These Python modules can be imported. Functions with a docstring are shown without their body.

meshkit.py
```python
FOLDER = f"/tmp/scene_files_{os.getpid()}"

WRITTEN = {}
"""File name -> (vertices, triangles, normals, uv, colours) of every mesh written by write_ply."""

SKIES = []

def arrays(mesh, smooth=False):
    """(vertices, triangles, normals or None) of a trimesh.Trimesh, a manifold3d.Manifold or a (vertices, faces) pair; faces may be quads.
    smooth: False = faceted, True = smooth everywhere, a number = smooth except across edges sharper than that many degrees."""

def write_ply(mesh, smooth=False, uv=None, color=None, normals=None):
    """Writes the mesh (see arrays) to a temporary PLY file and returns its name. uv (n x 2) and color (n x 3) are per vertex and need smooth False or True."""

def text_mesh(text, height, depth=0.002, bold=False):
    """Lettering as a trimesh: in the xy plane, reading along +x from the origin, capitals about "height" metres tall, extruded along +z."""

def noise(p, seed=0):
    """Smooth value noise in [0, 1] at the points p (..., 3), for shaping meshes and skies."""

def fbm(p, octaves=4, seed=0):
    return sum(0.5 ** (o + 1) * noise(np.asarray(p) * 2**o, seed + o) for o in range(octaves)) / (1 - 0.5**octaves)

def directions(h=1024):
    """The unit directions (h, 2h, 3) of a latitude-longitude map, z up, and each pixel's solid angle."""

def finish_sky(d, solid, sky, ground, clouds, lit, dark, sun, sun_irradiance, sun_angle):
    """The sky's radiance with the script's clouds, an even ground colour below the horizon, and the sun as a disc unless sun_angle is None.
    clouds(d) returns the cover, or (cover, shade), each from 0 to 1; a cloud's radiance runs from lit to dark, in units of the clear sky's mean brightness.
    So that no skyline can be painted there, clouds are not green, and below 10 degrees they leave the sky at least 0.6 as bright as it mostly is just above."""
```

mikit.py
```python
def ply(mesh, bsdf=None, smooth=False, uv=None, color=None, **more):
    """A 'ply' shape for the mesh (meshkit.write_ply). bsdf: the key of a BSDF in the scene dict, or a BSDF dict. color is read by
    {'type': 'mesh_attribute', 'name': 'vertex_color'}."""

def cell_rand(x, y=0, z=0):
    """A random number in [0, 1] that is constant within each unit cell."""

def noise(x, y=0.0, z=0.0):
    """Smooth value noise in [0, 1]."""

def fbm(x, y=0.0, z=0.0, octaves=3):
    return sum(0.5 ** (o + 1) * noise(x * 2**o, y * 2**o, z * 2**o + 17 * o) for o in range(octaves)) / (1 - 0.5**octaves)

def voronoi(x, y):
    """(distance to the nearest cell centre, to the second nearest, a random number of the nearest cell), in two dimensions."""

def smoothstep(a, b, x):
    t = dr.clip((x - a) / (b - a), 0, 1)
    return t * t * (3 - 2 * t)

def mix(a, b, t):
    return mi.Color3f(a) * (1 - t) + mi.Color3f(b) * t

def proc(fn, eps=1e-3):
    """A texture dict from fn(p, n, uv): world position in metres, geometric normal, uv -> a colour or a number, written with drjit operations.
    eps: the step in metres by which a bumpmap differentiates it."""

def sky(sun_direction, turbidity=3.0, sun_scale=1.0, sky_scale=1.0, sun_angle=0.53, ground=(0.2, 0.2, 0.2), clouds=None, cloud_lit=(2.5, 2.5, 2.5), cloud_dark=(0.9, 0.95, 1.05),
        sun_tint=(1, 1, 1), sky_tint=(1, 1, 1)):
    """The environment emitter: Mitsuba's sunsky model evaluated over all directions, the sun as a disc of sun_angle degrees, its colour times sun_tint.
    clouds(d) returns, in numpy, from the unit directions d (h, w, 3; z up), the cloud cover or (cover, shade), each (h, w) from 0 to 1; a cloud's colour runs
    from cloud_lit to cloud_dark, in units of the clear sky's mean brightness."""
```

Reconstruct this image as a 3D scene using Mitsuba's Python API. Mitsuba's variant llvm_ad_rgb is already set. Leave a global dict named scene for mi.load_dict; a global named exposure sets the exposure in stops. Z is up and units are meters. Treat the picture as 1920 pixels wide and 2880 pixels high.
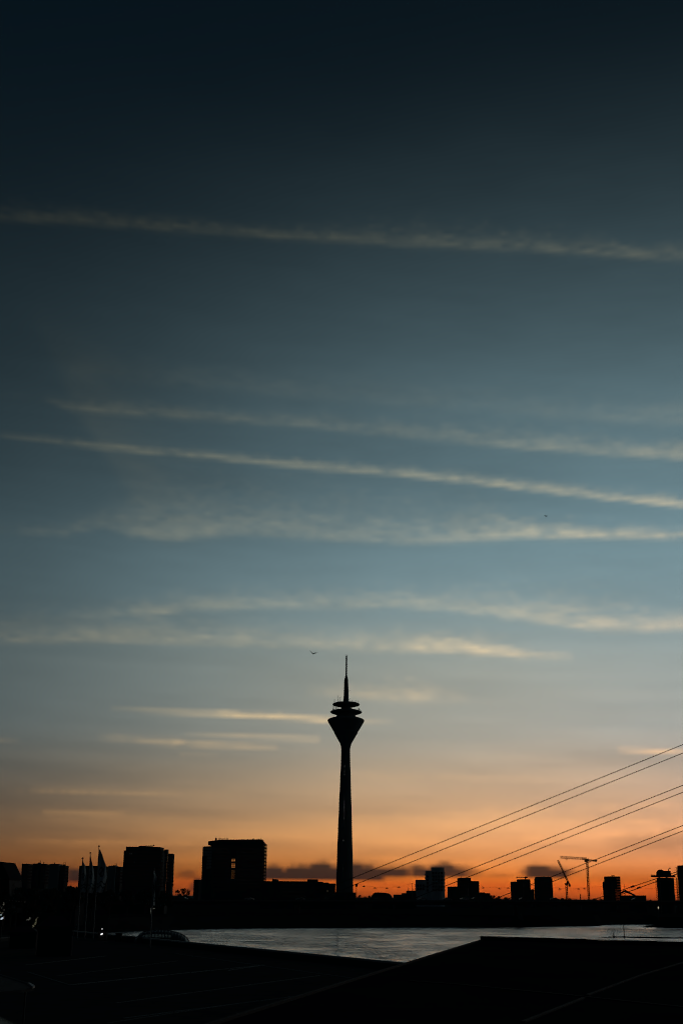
import math, random
import numpy as np, trimesh, mitsuba as mi, drjit as dr
import mikit, meshkit
from mikit import fbm, noise, smoothstep, mix
from shapely.geometry import Polygon, box as sbox
from scipy.interpolate import PchipInterpolator
from shapely.ops import unary_union

T4 = mi.ScalarTransform4f
rng = np.random.default_rng(7)
random.seed(7)

# ------------------------------------------------------------------ camera
FOCAL, CX, CY = 3500.0, 960.0, 1440.0              # in pixels of the 1920 x 2880 photograph
TILT, ROLL, EYE = math.atan(1084 / FOCAL), math.radians(0.57), 13.0   # metres above the river
fwd = np.array([0, math.cos(TILT), math.sin(TILT)])
up0 = np.array([0, -math.sin(TILT), math.cos(TILT)])
right0 = np.array([1.0, 0, 0])
cam_up = up0 * math.cos(ROLL) - right0 * math.sin(ROLL)
scene, labels = {'type': 'scene'}, {}
scene['camera'] = {
    'type': 'thinlens', 'fov': 2 * math.degrees(math.atan(960 / FOCAL)), 'fov_axis': 'x',
    'aperture_radius': 0.004, 'focus_distance': 400.0, 'near_clip': 0.1, 'far_clip': 80000.0, 'medium': {'type': 'ref', 'id': 'haze_air'},
    'to_world': T4().look_at(origin=[0, 0, EYE], target=(np.array([0, 0, EYE]) + fwd).tolist(), up=cam_up.tolist())}
# evening haze: takes the green and blue out of light that comes in low
scene['haze_air'] = {'type': 'homogeneous', 'albedo': {'type': 'rgb', 'value': [.35, .35, .35]}, 'sigma_t': {'type': 'rgb', 'value': [3.1e-6, 3.85e-5, 4.8e-5]}}
scene['haze'] = {'type': 'cube', 'to_world': T4().translate([0, 0, 124]).scale([24000, 24000, 126]), 'bsdf': {'type': 'null'}, 'interior': {'type': 'ref', 'id': 'haze_air'}}
labels['haze'] = {'kind': 'stuff'}
exposure = 0.0


def ray(x, y):
    a, b = (x - CX) / FOCAL, -(y - CY) / FOCAL
    c, s = math.cos(ROLL), math.sin(ROLL)
    a, b = a * c - b * s, a * s + b * c
    return right0 * a + up0 * b + fwd


def P(x, y, D):
    """The point D metres ahead that the photograph shows at pixel (x, y): used to survey the place."""
    d = ray(x, y)
    return d * (D / d[1]) + np.array([0, 0, EYE])


def G(x, y, z=0.0):
    """The point at height z seen at pixel (x, y)."""
    d = ray(x, y)
    return d * ((z - EYE) / d[2]) + np.array([0, 0, EYE])


# ------------------------------------------------------------------ dusk sky: clear sky, thin high veil, contrails, low cloud bank
# streaks: (soft width below, [(azimuth, elevation, soft width above, strength)]) in degrees
STREAKS = [
    (0.18, [(-17.33,29.16,0.44,0.6), (-14.18,29.48,0.40,0.8), (-10.94,29.64,0.32,0.95), (-6.52,29.69,0.28,1.05), (-3.16,29.63,0.28,1.1), (0.22,29.53,0.44,1.05), (3.59,29.35,0.56,1.05), (6.93,29.12,0.52,1.1), (10.22,28.82,0.40,1.15), (13.44,28.39,0.36,1.15), (16.94,27.84,0.36,1.1)]),  # top
    (0.32, [(-13.39,23.02,0.60,0.1), (-6.19,22.85,0.68,0.25), (0.29,22.49,0.72,0.2), (6.73,21.95,0.72,0.2), (16.35,20.79,0.60,0.35)]),  # faint2
    (0.16, [(-14.59,21.58,0.16,0.15), (-13.03,21.30,0.28,0.95), (-10.34,21.35,0.32,0.85), (-7.18,21.35,0.32,0.7), (-1.84,21.20,0.36,0.65), (2.44,20.84,0.44,0.6), (6.68,20.31,0.56,0.6), (9.81,19.95,0.48,0.7), (12.88,19.59,0.44,0.9), (16.22,19.16,0.44,1.1)]),  # mid3
    (0.10, [(-16.18,19.83,0.08,0.8), (-13.31,19.74,0.12,1.3), (-10.23,19.66,0.14,1.45), (-6.04,19.54,0.16,1.55), (-1.80,19.25,0.18,1.6), (2.44,18.96,0.20,1.6), (6.64,18.50,0.22,1.65), (10.75,17.87,0.24,1.65), (13.75,17.38,0.24,1.65), (16.05,17.02,0.24,1.7)]),  # main
    (0.16, [(-15.15,15.61,0.28,0.2), (-12.99,15.73,0.32,0.55), (-11.22,16.22,0.56,0.4), (-9.98,15.84,1.20,0.55), (-7.94,15.76,1.50,0.65), (-4.65,16.15,1.40,0.6), (-1.74,16.06,1.24,0.6), (3.47,15.81,1.24,0.6), (6.57,15.93,0.96,0.75), (8.63,16.00,0.60,1.1), (11.66,15.92,0.30,1.2), (15.95,15.65,0.24,1.25)]),  # veil5
    (0.18, [(-12.51,12.08,0.24,0.1), (-8.76,12.36,0.36,0.6), (-6.77,12.68,0.44,0.65), (-3.72,12.84,0.48,0.55), (0.37,12.91,0.44,0.55), (2.42,12.98,0.44,0.6), (5.48,12.72,0.56,0.55), (8.49,12.28,0.90,0.6), (11.45,11.81,0.90,0.65), (13.39,11.65,0.68,0.6), (15.66,11.65,0.44,0.55)]),  # wisp6
    (0.16, [(-16.23,10.70,0.68,0.55), (-10.67,11.04,0.72,0.65), (-6.70,11.10,0.68,0.6), (-1.64,11.08,0.52,0.5), (1.40,10.95,0.52,0.7), (4.44,10.91,0.52,1.15), (6.45,10.78,0.44,1.1), (8.44,10.61,0.24,0.85), (10.80,10.45,0.12,0.15)]),  # wisp7
    (0.16, [(-1.60,8.85,0.40,0.05), (0.81,8.78,0.44,0.5), (3.41,8.67,0.48,0.6), (6.00,8.59,0.32,0.05)]),  # w8
    (0.06, [(-10.37,7.99,0.06,0.4), (-7.93,7.91,0.08,1.4), (-5.56,7.86,0.10,2.2), (-2.58,7.78,0.10,2.8), (-0.58,7.69,0.08,3), (0.81,7.66,0.08,1), (2.41,7.63,0.06,0.3)]),  # thin9
    (0.06, [(-15.65,6.44,0.08,1.1), (-14.25,6.42,0.08,0.2)]),  # thin10
    (0.06, [(-7.10,6.93,0.06,0.25), (-4.34,6.91,0.06,1.3), (-0.87,6.83,0.06,1.1)]),  # thin11
    (0.08, [(-10.96,6.69,0.16,0.2), (-9.41,6.60,0.14,0.9), (-7.47,6.52,0.12,1.6), (-5.51,6.50,0.08,1.6), (-2.75,6.46,0.06,0.8)]),  # thin12
    (0.06, [(-7.25,6.04,0.06,0.5), (-5.49,6.04,0.06,0.2)]),  # thin13
    (0.08, [(-13.52,4.35,0.08,0.8), (-11.18,4.36,0.08,1.2), (-8.71,4.34,0.08,0.9), (-4.26,4.38,0.08,0.2)]),  # thin14
    (0.06, [(-12.98,3.40,0.06,1.3), (-11.12,3.44,0.06,1.6), (-9.42,3.44,0.06,0.5)]),  # thin15
    (0.24, [(-14.07,3.17,0.32,0.1), (-12.03,3.15,0.36,0.3), (-9.21,3.13,0.32,0.22), (-5.76,3.07,0.20,0.08)]),  # warm16
    (0.10, [(-13.98,2.10,0.18,0.3), (-11.96,2.12,0.18,0.9), (-9.15,2.13,0.18,1.1), (-6.49,2.22,0.12,0.45)]),  # warm17
    (0.06, [(12.51,6.33,0.06,0.6), (14.01,6.25,0.06,1.7), (15.86,6.14,0.06,1.1)]),  # thin18
    (0.12, [(-0.75,5.23,0.14,0.12), (2.40,5.16,0.14,0.3), (6.31,5.15,0.12,0.12), (9.21,5.01,0.12,0.05)]),  # warm19
    (0.24, [(0.65,3.00,0.24,0.15), (4.34,3.08,0.32,0.35), (8.19,3.23,0.40,0.3), (11.96,3.17,0.40,0.3), (16.01,3.25,0.36,0.5)]),  # band20
    (0.16, [(1.04,2.29,0.16,0.2), (6.25,2.48,0.20,0.3), (11.00,2.58,0.20,0.35), (15.98,2.94,0.16,0.4)]),  # band21
    (0.08, [(-3.21,1.72,0.10,0.35), (-0.31,1.74,0.10,0.25)]),  # band22
    (0.10, [(-4.19,2.23,0.12,0.15), (-0.32,2.22,0.12,0.25)]),  # band23
    (0.20, [(2.40,3.58,0.20,0.05), (8.21,3.75,0.24,0.2), (15.70,3.94,0.28,0.35)]),  # band24
]
DARK = [
    (0.12, [(-3.66,0.83,0.20,0.7), (-2.89,0.80,0.48,1), (-2.22,0.79,0.54,1), (-1.45,0.78,0.50,1), (-0.11,0.77,0.46,1), (1.43,0.86,0.42,1), (2.78,0.95,0.34,0.95), (4.02,1.05,0.16,0.2)]),  # a
    (0.12, [(2.87,1.10,0.16,0.1), (3.35,1.03,0.36,0.85), (4.31,1.02,0.36,0.9), (5.46,1.03,0.30,0.85), (6.56,0.96,0.12,0.1)]),  # a2
    (0.10, [(7.83,1.08,0.10,0.1), (8.40,1.03,0.26,0.9), (9.15,1.00,0.32,1), (9.90,1.04,0.24,0.9), (10.65,1.14,0.06,0.05)]),  # b
    (0.08, [(5.84,1.03,0.10,0.1), (7.17,1.00,0.12,0.35), (7.92,0.97,0.08,0.1)]),  # b2
    (0.16, [(-14.81,0.24,0.12,0.1), (-14.32,0.14,0.72,0.8), (-13.91,0.16,1.04,0.95), (-13.28,0.25,0.60,0.2)]),  # c
    (0.12, [(-12.21,0.52,0.32,0.2), (-11.57,0.60,0.52,0.9), (-11.20,0.64,0.44,0.85), (-10.47,0.75,0.12,0.1)]),  # d
    (0.08, [(-7.47,0.83,0.08,0.05), (-6.62,0.87,0.12,0.5), (-5.71,0.83,0.10,0.1)]),  # e
    (0.16, [(-6.63,0.25,0.06,0.1), (-6.25,0.33,0.28,0.8), (-5.94,0.40,0.40,0.9), (-5.08,0.52,0.20,0.1)]),  # e2
    (0.20, [(11.54,2.22,0.20,0.02), (12.84,2.31,0.36,0.2), (14.13,2.35,0.44,0.26), (15.94,2.40,0.44,0.25)]),  # f
    (0.24, [(7.88,5.59,0.28,0.01), (10.20,5.82,0.32,0.05), (13.05,5.92,0.36,0.07), (15.84,5.88,0.32,0.04)]),  # g
]


KE = np.array([0, .6, 1.2, 1.8, 2.7, 3.8, 5.2, 7.5, 10, 14, 19, 26, 33, 40.])
KC = [2.45, 1.84, 1.917, 1.863, 1.91, 2.23, 2.42, 2.894, 3.015, 4.663, 6.992, 8.729, 8.735, 7.602]
KS = [5.533, 5.164, 3.002, 2.115, 1.487, 1.217, 0.889, 0.512, 0.537, 0.668, 1.33, 2.325, 3.785, 6.518]


def sky_clouds(d):
    az = np.degrees(np.arctan2(d[..., 0], d[..., 1]))
    el = np.degrees(np.arcsin(np.clip(d[..., 2], -1, 1)))
    sg = lambda v: 1 / (1 + np.exp(-v))
    u = 1.8 * np.tanh(az / 16 / 1.8)
    u = np.where(az > 16, .91 + .15 * (1 - np.exp(-(az - 16) / 12)), u)
    u = u * np.clip((180 - np.abs(az)) / 90, 0, 1)
    far = np.clip((np.minimum(np.abs(az - 22), 360 - np.abs(az - 22)) - 40) / 90, 0, 1)      # the sky darkens away from the sunset
    far = far * far * (3 - 2 * far)
    kc = PchipInterpolator(KE, KC)(np.clip(el, 0, 40)) - .661 * u + 1.041 * u * u + .411 * u * np.exp(-el / 4) + 2.6 * far
    ks = PchipInterpolator(KE, KS)(np.clip(el, 0, 40)) - .892 * u + .458 * u * u - .321 * u * np.exp(-el / 4) + 5.0 * far
    a = 1 - sg(kc)                      # how far the clear sky shows
    b = sg(-ks)                         # brightness of the veil
    fb = lambda x, y, z, o, s: meshkit.fbm(np.stack([x, y, z], -1), o, s) - .5
    zz = np.zeros_like(az)
    # drifting texture of the veil: long streaks near the horizon, broad patches above
    tilt = el + .035 * az
    low = np.exp(-el / 7.0)
    st = fb(az * .16, tilt * 2.4, zz, 4, 11) * 1.5
    pt = fb(az * .07 + 3, tilt * .22, zz, 4, 12)
    fine = fb(az * .5, tilt * 3.5, zz, 3, 13)
    b = b * (1 + .30 * low * st + .34 * pt * (1 - low) + .10 * fine * (1 - low))
    a = a * (1 + .55 * low * st)
    near = np.abs(az) < 60
    w = np.zeros_like(az)
    dk = np.zeros_like(az)
    ang, eln = az[near], el[near]
    z0 = np.zeros_like(ang)
    nz = fb(ang * 2.2, eln * 5.0, z0, 4, 21)          # ragged edges
    nl = fb(ang * .9 + eln * 1.2, eln * 1.5, z0, 3, 22)   # patchy along the streak
    hair = fb(ang * 1.1 - eln * 1.6, eln * 6.0 + ang * .8, z0, 3, 23)   # combed-out ice
    wn, dn = z0.copy(), z0.copy()
    for wd, pts in STREAKS:
        q = np.array(pts)
        e0 = np.interp(ang, q[:, 0], q[:, 1]) + .05 * nl * min(1, q[0, 2] * 3)
        wu = np.interp(ang, q[:, 0], q[:, 2]); s = np.interp(ang, q[:, 0], q[:, 3], left=0, right=0)
        s = np.where((ang < q[0, 0]) & (q[0, 0] < -14.5), q[0, 3] * .6 * np.exp((ang - q[0, 0]) / 14), s)
        s = np.where((ang > q[-1, 0]) & (q[-1, 0] > 14.5), q[-1, 3] * np.exp(-(ang - q[-1, 0]) / 25), s)
        thin = wu < .1
        core = z0
        for de in (-.066, -.022, .022, .066):            # averaged over the height of a sky sample
            t = eln + de - e0
            tt = np.where(t > 0, t / np.maximum(wu, .05) * (1 - .9 * nz * ~thin), -t / max(wd * .75, .045) * (1 + .5 * nz))
            core = core + .25 * np.exp(-np.abs(tt) ** 1.6)
        core = core * (1 + (.8 * nl + 1.6 * hair + .5 * nz) * np.where(thin, .35, 1))
        wn = wn + s * np.clip(core, 0, 2)
    for wd, pts in DARK:
        q = np.array(pts)
        e0 = np.interp(ang, q[:, 0], q[:, 1]); wu = np.interp(ang, q[:, 0], q[:, 2]); s = np.interp(ang, q[:, 0], q[:, 3], left=0, right=0)
        t = eln - e0 + .10 * nz
        tt = np.where(t > 0, t / np.maximum(wu * (1.18 + 1.3 * fb(ang * 1.5, eln * .9, z0, 3, 24)), .06), -t / wd)
        dn = np.maximum(dn, s * np.exp(-np.maximum(tt - .70, 0) ** 2 * 8.0) * np.clip(1.15 + .3 * nz, 0, 1.15))
    # a faint slanting edge of older ice cloud at left
    off = ang - np.interp(eln, [16.6, 18.3, 20.6, 23.4, 25.2], [-8.7, -10.1, -12.1, -13.7, -15.0])
    wn = wn + .22 * np.exp(-np.where(off > 0, off / 2.6, off / .5) ** 2) * np.exp(-((eln - 20.5) / 4.2) ** 4) * (1 + 1.2 * nl)
    # a row of little puffs left by a broken trail
    puff = np.exp(-((eln - np.interp(ang, [-15, -8], [4.32, 4.32])) / .05) ** 2) * (np.sin(ang * 22) > .2) * np.interp(ang, [-15, -13.5, -9, -7], [0, .35, .25, 0])
    w[near] = wn + puff
    dk[near] = np.clip(dn, 0, 1)
    a2 = a + w * np.clip(.013 + .165 * b, 0, .105)
    b2 = b * (1 + .17 * w) + .002 * w
    a2 = a2 * (1 - .955 * dk) + .005 * dk
    b2 = b2 * (1 - dk) + .016 * dk
    return 1 - np.clip(a2, 0, 1), 1 - np.clip(b2, 0, 1)


sun_az, sun_el = math.radians(25), math.radians(2)
SUN = [math.cos(sun_el) * math.sin(sun_az), math.cos(sun_el) * math.cos(sun_az), math.sin(sun_el)]
scene['sky'] = mikit.sky(SUN, turbidity=2, sun_scale=0.0, sky_scale=30.0, sky_tint=(1.2295, .850, .250), ground=(.1, .1, .1),
                         clouds=sky_clouds, cloud_lit=(.825, 1.380, 1.575), cloud_dark=(.0040, .0126, .0215))

# ------------------------------------------------------------------ materials
def flat(c, rough=.8, spec=.25, **k):
    return {'type': 'principled', 'base_color': {'type': 'rgb', 'value': list(c)} if isinstance(c, (tuple, list)) else c, 'roughness': rough, 'specular': spec, **k}


def matt(c):
    return {'type': 'diffuse', 'reflectance': c}


def two(b):
    return {'type': 'twosided', 'bsdf': b}


def grain(c, scale, amount):
    """A colour c mottled by stains of about 1 / scale metres."""
    def fn(p, n, uv):
        v = fbm(p.x * scale, p.y * scale, p.z * scale, 3)
        return mi.Color3f(c) * (1 - amount + 2 * amount * v)
    return mikit.proc(fn)


def water_height(p, n, uv):
    a = fbm(p.x * .10 + 3, p.y * .055, 0, 2) * 3.4 + noise(p.x * .16, p.y * .17, 8.2) * .75      # low swell that shows as streaks
    b = fbm(p.x * .22 + p.y * .06, p.y * .70, 1.7, 2) * .38
    c = noise(p.x * .7, p.y * 2.6, 5.1) * .15
    gust = smoothstep(.36, .64, fbm(p.x * .075 + 7, p.y * .052, 3.3, 3))       # gusts ruffle one patch more than the next
    return a * (.8 + .3 * gust) + (b + c) * (.40 + 1.15 * gust)


def flag_print(p, n, uv):
    """Cloth printed with a round emblem above two wavy stripes (uv in metres across and down)."""
    x, y = uv.x, uv.y
    cx, cy = x - 1.0, y - 4.4
    r = dr.sqrt(cx * cx + cy * cy * .55)
    ring = smoothstep(.10, .06, dr.abs(r - .62))
    inner = smoothstep(.26, .20, dr.abs(cx + .25 * dr.sin(cy * 4))) * smoothstep(.62, .5, r)
    w1 = smoothstep(.17, .11, dr.abs(y - 6.5 - .22 * dr.sin(x * 4.2)))
    w2 = smoothstep(.17, .11, dr.abs(y - 7.25 - .22 * dr.sin(x * 4.2 + .5)))
    ink = dr.clip(ring + inner + w1 + w2, 0, 1)
    return mix((.46, .48, .47), (.05, .07, .08), ink)


B = scene
B['water_mat'] = {'type': 'bumpmap', 'bsdf': flat((.008, .011, .010), .06, .28), 'tex': mikit.proc(water_height, eps=.08), 'scale': 1.0}
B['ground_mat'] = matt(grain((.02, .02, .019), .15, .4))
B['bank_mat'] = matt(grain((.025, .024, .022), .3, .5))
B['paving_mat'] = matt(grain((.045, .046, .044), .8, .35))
B['band_mat'] = matt(grain((.20, .20, .19), 1.2, .3))
B['stone_mat'] = flat(grain((.10, .098, .09), .7, .35), .85)
B['coping_mat'] = flat(grain((.42, .38, .32), .9, .3), .8)
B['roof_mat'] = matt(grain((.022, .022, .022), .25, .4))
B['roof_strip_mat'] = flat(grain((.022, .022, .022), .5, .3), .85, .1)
B['concrete_mat'] = flat(grain((.11, .108, .10), .06, .25), .9, .1)
B['dark_wall_mat'] = flat(grain((.035, .034, .032), .05, .3), .9, .1)
B['panel_mat'] = flat(grain((.20, .195, .18), .05, .2), .85)
B['plaster_mat'] = flat(grain((.52, .53, .52), .08, .12), .8)
B['steel_mat'] = flat((.06, .058, .055), .5, .4, metallic=.3)
B['crane_mat'] = flat((.028, .014, .008), .8, .1)
B['cable_mat'] = flat((.05, .022, .018), .55, .4)
B['glass_mat'] = flat((.015, .018, .02), .12, .6)
B['bright_glass_mat'] = flat((.16, .16, .13), .18, .8)
B['pane_mat'] = {'type': 'thindielectric'}
B['tinted_pane_mat'] = {'type': 'thindielectric', 'specular_transmittance': {'type': 'rgb', 'value': [.45, .5, .5]}}
B['clear_pane_mat'] = {'type': 'thindielectric', 'specular_transmittance': {'type': 'rgb', 'value': [.8, .8, .8]}}
B['dark_pane_mat'] = {'type': 'thindielectric', 'specular_transmittance': {'type': 'rgb', 'value': [.10, .10, .10]}}
B['leaf_mat'] = two(flat(grain((.035, .04, .022), .6, .4), .9, .1))
B['bark_mat'] = flat((.05, .04, .03), .9, .1)
B['flag_mat'] = two(flat(mikit.proc(flag_print), .9, .1))
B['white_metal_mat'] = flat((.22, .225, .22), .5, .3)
B['tarp_mat'] = two(flat(grain((.022, .024, .024), 1.5, .3), .8, .1))
B['pale_tarp_mat'] = two(flat(grain((.45, .46, .44), 2, .2), .7))
B['feather_mat'] = two(flat((.10, .10, .10), .9, .1))
B['tyre_mat'] = flat((.02, .02, .02), .9, .1)
B['rail_mat'] = flat(grain((.42, .37, .27), 14, .2), .7)
for i, c in enumerate([(.03, .03, .035), (.30, .31, .32), (.05, .02, .02), (.02, .03, .05)]):
    B[f'car_paint_{i}'] = flat(c, .3, .5, clearcoat=.6)
B['lamp_off_mat'] = flat((.1, .1, .1), .6)


def lit(c, k):
    return {'type': 'area', 'radiance': {'type': 'rgb', 'value': [k * v for v in c]}}


# ------------------------------------------------------------------ helpers
used = {}


def numbered(name):
    n = used.get(name, 0)
    used[name] = n + 1
    return name if n == 0 else f'{name}_{n:03d}'


def thing(name, label, cat, group=None, kind=None):
    key = numbered(name)
    labels[key] = {'label': label, 'category': cat}
    if group:
        labels[key]['group'] = group
    if kind:
        labels[key]['kind'] = kind
    return key


def part(root, name, mesh, mat, smooth=False, label=None, kind=None, shape=None, **more):
    key = numbered(root + '__' + name)
    scene[key] = dict(shape) if shape else mikit.ply(mesh, mat, smooth, **more)
    if label or kind:
        labels[key] = {k: v for k, v in (('label', label), ('kind', kind)) if v}
    return key


def solo(name, mesh, mat, label, cat, smooth=False, group=None, **more):
    key = thing(name, label, cat, group)
    scene[key] = mikit.ply(mesh, mat, smooth, **more)
    return key


def structure(name, mesh, mat, label=None, smooth=False, **more):
    scene[name] = mikit.ply(mesh, mat, smooth, **more)
    used[name] = 1
    labels[name] = {'kind': 'structure', **({'label': label} if label else {})}
    return name


def cat_(ms):
    return trimesh.util.concatenate([m if isinstance(m, trimesh.Trimesh) else trimesh.Trimesh(*m, process=False) for m in ms])


def bx(x0, x1, y0, y1, z0, z1):
    m = trimesh.creation.box((abs(x1 - x0), abs(y1 - y0), abs(z1 - z0)))
    m.apply_translation(((x0 + x1) / 2, (y0 + y1) / 2, (z0 + z1) / 2))
    return m


def bar(a, b, r, n=6, r2=None):
    a, b = np.asarray(a, float), np.asarray(b, float)
    if r2 is None:
        return trimesh.creation.cylinder(radius=r, segment=[a, b], sections=n)
    L = np.linalg.norm(b - a)
    ang = np.arange(n) * 2 * np.pi / n
    ring = np.c_[np.cos(ang), np.sin(ang), 0 * ang]
    v = np.vstack([ring * [r, r, 0], ring * [r2, r2, 0] + [0, 0, L], [[0, 0, 0], [0, 0, L]]])
    i = np.arange(n); j = (i + 1) % n
    f = np.vstack([np.c_[i, j, j + n], np.c_[i, j + n, i + n], np.c_[j, i, i * 0 + 2 * n], np.c_[i + n, j + n, i * 0 + 2 * n + 1]])
    m = trimesh.Trimesh(v, f, process=False)
    m.apply_transform(trimesh.geometry.align_vectors([0, 0, 1], (b - a) / L))
    m.apply_translation(a)
    return m


def front(poly, y0, depth):
    """An outline in x and z, given depth from y0 away from the viewer."""
    polys = getattr(poly, 'geoms', [poly])
    out = []
    for g in polys:
        m = trimesh.creation.extrude_polygon(g, depth, engine='earcut')
        v = m.vertices
        m.vertices = np.c_[v[:, 0], y0 + depth - v[:, 2], v[:, 1]]
        out.append(m)
    return cat_(out)


def plan(poly, z0, z1):
    m = trimesh.creation.extrude_polygon(poly, z1 - z0, engine='earcut')
    m.apply_translation((0, 0, z0))
    return m


def lathe(prof, n=64, at=(0, 0, 0)):
    m = trimesh.creation.revolve(np.array(prof, float), sections=n)
    m.apply_translation(at)
    return m


LAND = 5.0


def skyline(D, blocks, base=LAND, dep=0.0):
    """Blocks (left, right, top) in pixels at distance D -> one outline of plumb rectangles."""
    rects = []
    for xl, xr, yt in blocks:
        # where a side turned to the middle of the view shows, its far corner makes the outline
        left = [t for l_, r_, t in blocks if abs(r_ - xl) < .6]
        right = [t for l_, r_, t in blocks if abs(l_ - xr) < .6]
        dl = dep if xl > 960 and (not left or min(left) > yt) else 0
        dr_ = dep if xr < 960 and (not right or min(right) > yt) else 0
        if left and xl < 960 and min(left) < yt:
            dl = dep
        if right and xr > 960 and min(right) < yt:
            dr_ = dep
        a, b = P(xl, yt, D + dl), P(xr, yt, D + dr_)
        rects.append(sbox(a[0], base, b[0] + .02, P((xl + xr) / 2, yt, D)[2]))
    return unary_union(rects).buffer(0)


def ribbons(root, D, xl, xr, ytop, ybot, step, mat='glass_mat', h=.5, name='window', inset=.0):
    """One ribbon window per storey, set 6 cm proud of the front wall at D."""
    y = ytop
    while y < ybot:
        a, b = P(xl, y, D), P(xr, y + step * h, D)
        part(root, name, bx(a[0], b[0], D - .06, D + .1, b[2], a[2]), mat)
        y += step


def antenna(x, y0, y1, D, r=.12):
    a, b = P(x, y0, D), P(x, y1, D)
    return bar([a[0], D + 4, a[2] - .6], [a[0], D + 4, b[2]], r, 5)


# ------------------------------------------------------------------ ground, river, banks
Q0, Q1 = G(205, 2632, LAND), G(1090, 2728, LAND)
Q1[2] = Q0[2] = LAND
qd = (Q1 - Q0) / np.linalg.norm(Q1 - Q0)
Q2 = Q1 + qd * 420
far_px = [(300, 2621), (470, 2616), (640, 2613), (800, 2612), (960, 2611), (1120, 2610.5), (1280, 2610), (1420, 2609), (1560, 2607.5),
          (1685, 2605.5), (1700, 2602.5), (1770, 2601.5), (1850, 2601.8), (1864, 2606), (1868, 2611), (1930, 2611.5), (2300, 2614), (3400, 2630)]
shore = [G(*q, 0.0)[:2] for q in far_px]
rim = [q + np.array([0, 16.0]) for q in shore]
rim[0] = shore[0]
QE = G(302, 2642.5, LAND)
river = [Q2[:2], QE[:2]] + rim + [np.array([rim[-1][0] + 2500, rim[-1][1]]), np.array([Q2[0] + 3500, Q2[1] - 200])]
land = sbox(-23000, -23000, 23000, 23500).difference(Polygon(river))
lm = [trimesh.creation.triangulate_polygon(g, engine='earcut') for g in getattr(land, 'geoms', [land])]
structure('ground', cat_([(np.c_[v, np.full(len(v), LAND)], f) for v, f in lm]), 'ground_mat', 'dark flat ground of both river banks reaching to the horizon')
wv, wf = [], []
line_top = [Q2[:2], QE[:2]] + rim
line_bot = [Q2[:2], QE[:2]] + [shore[0]] + [s - np.array([0, 2.0]) for s in shore[1:]]
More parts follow.
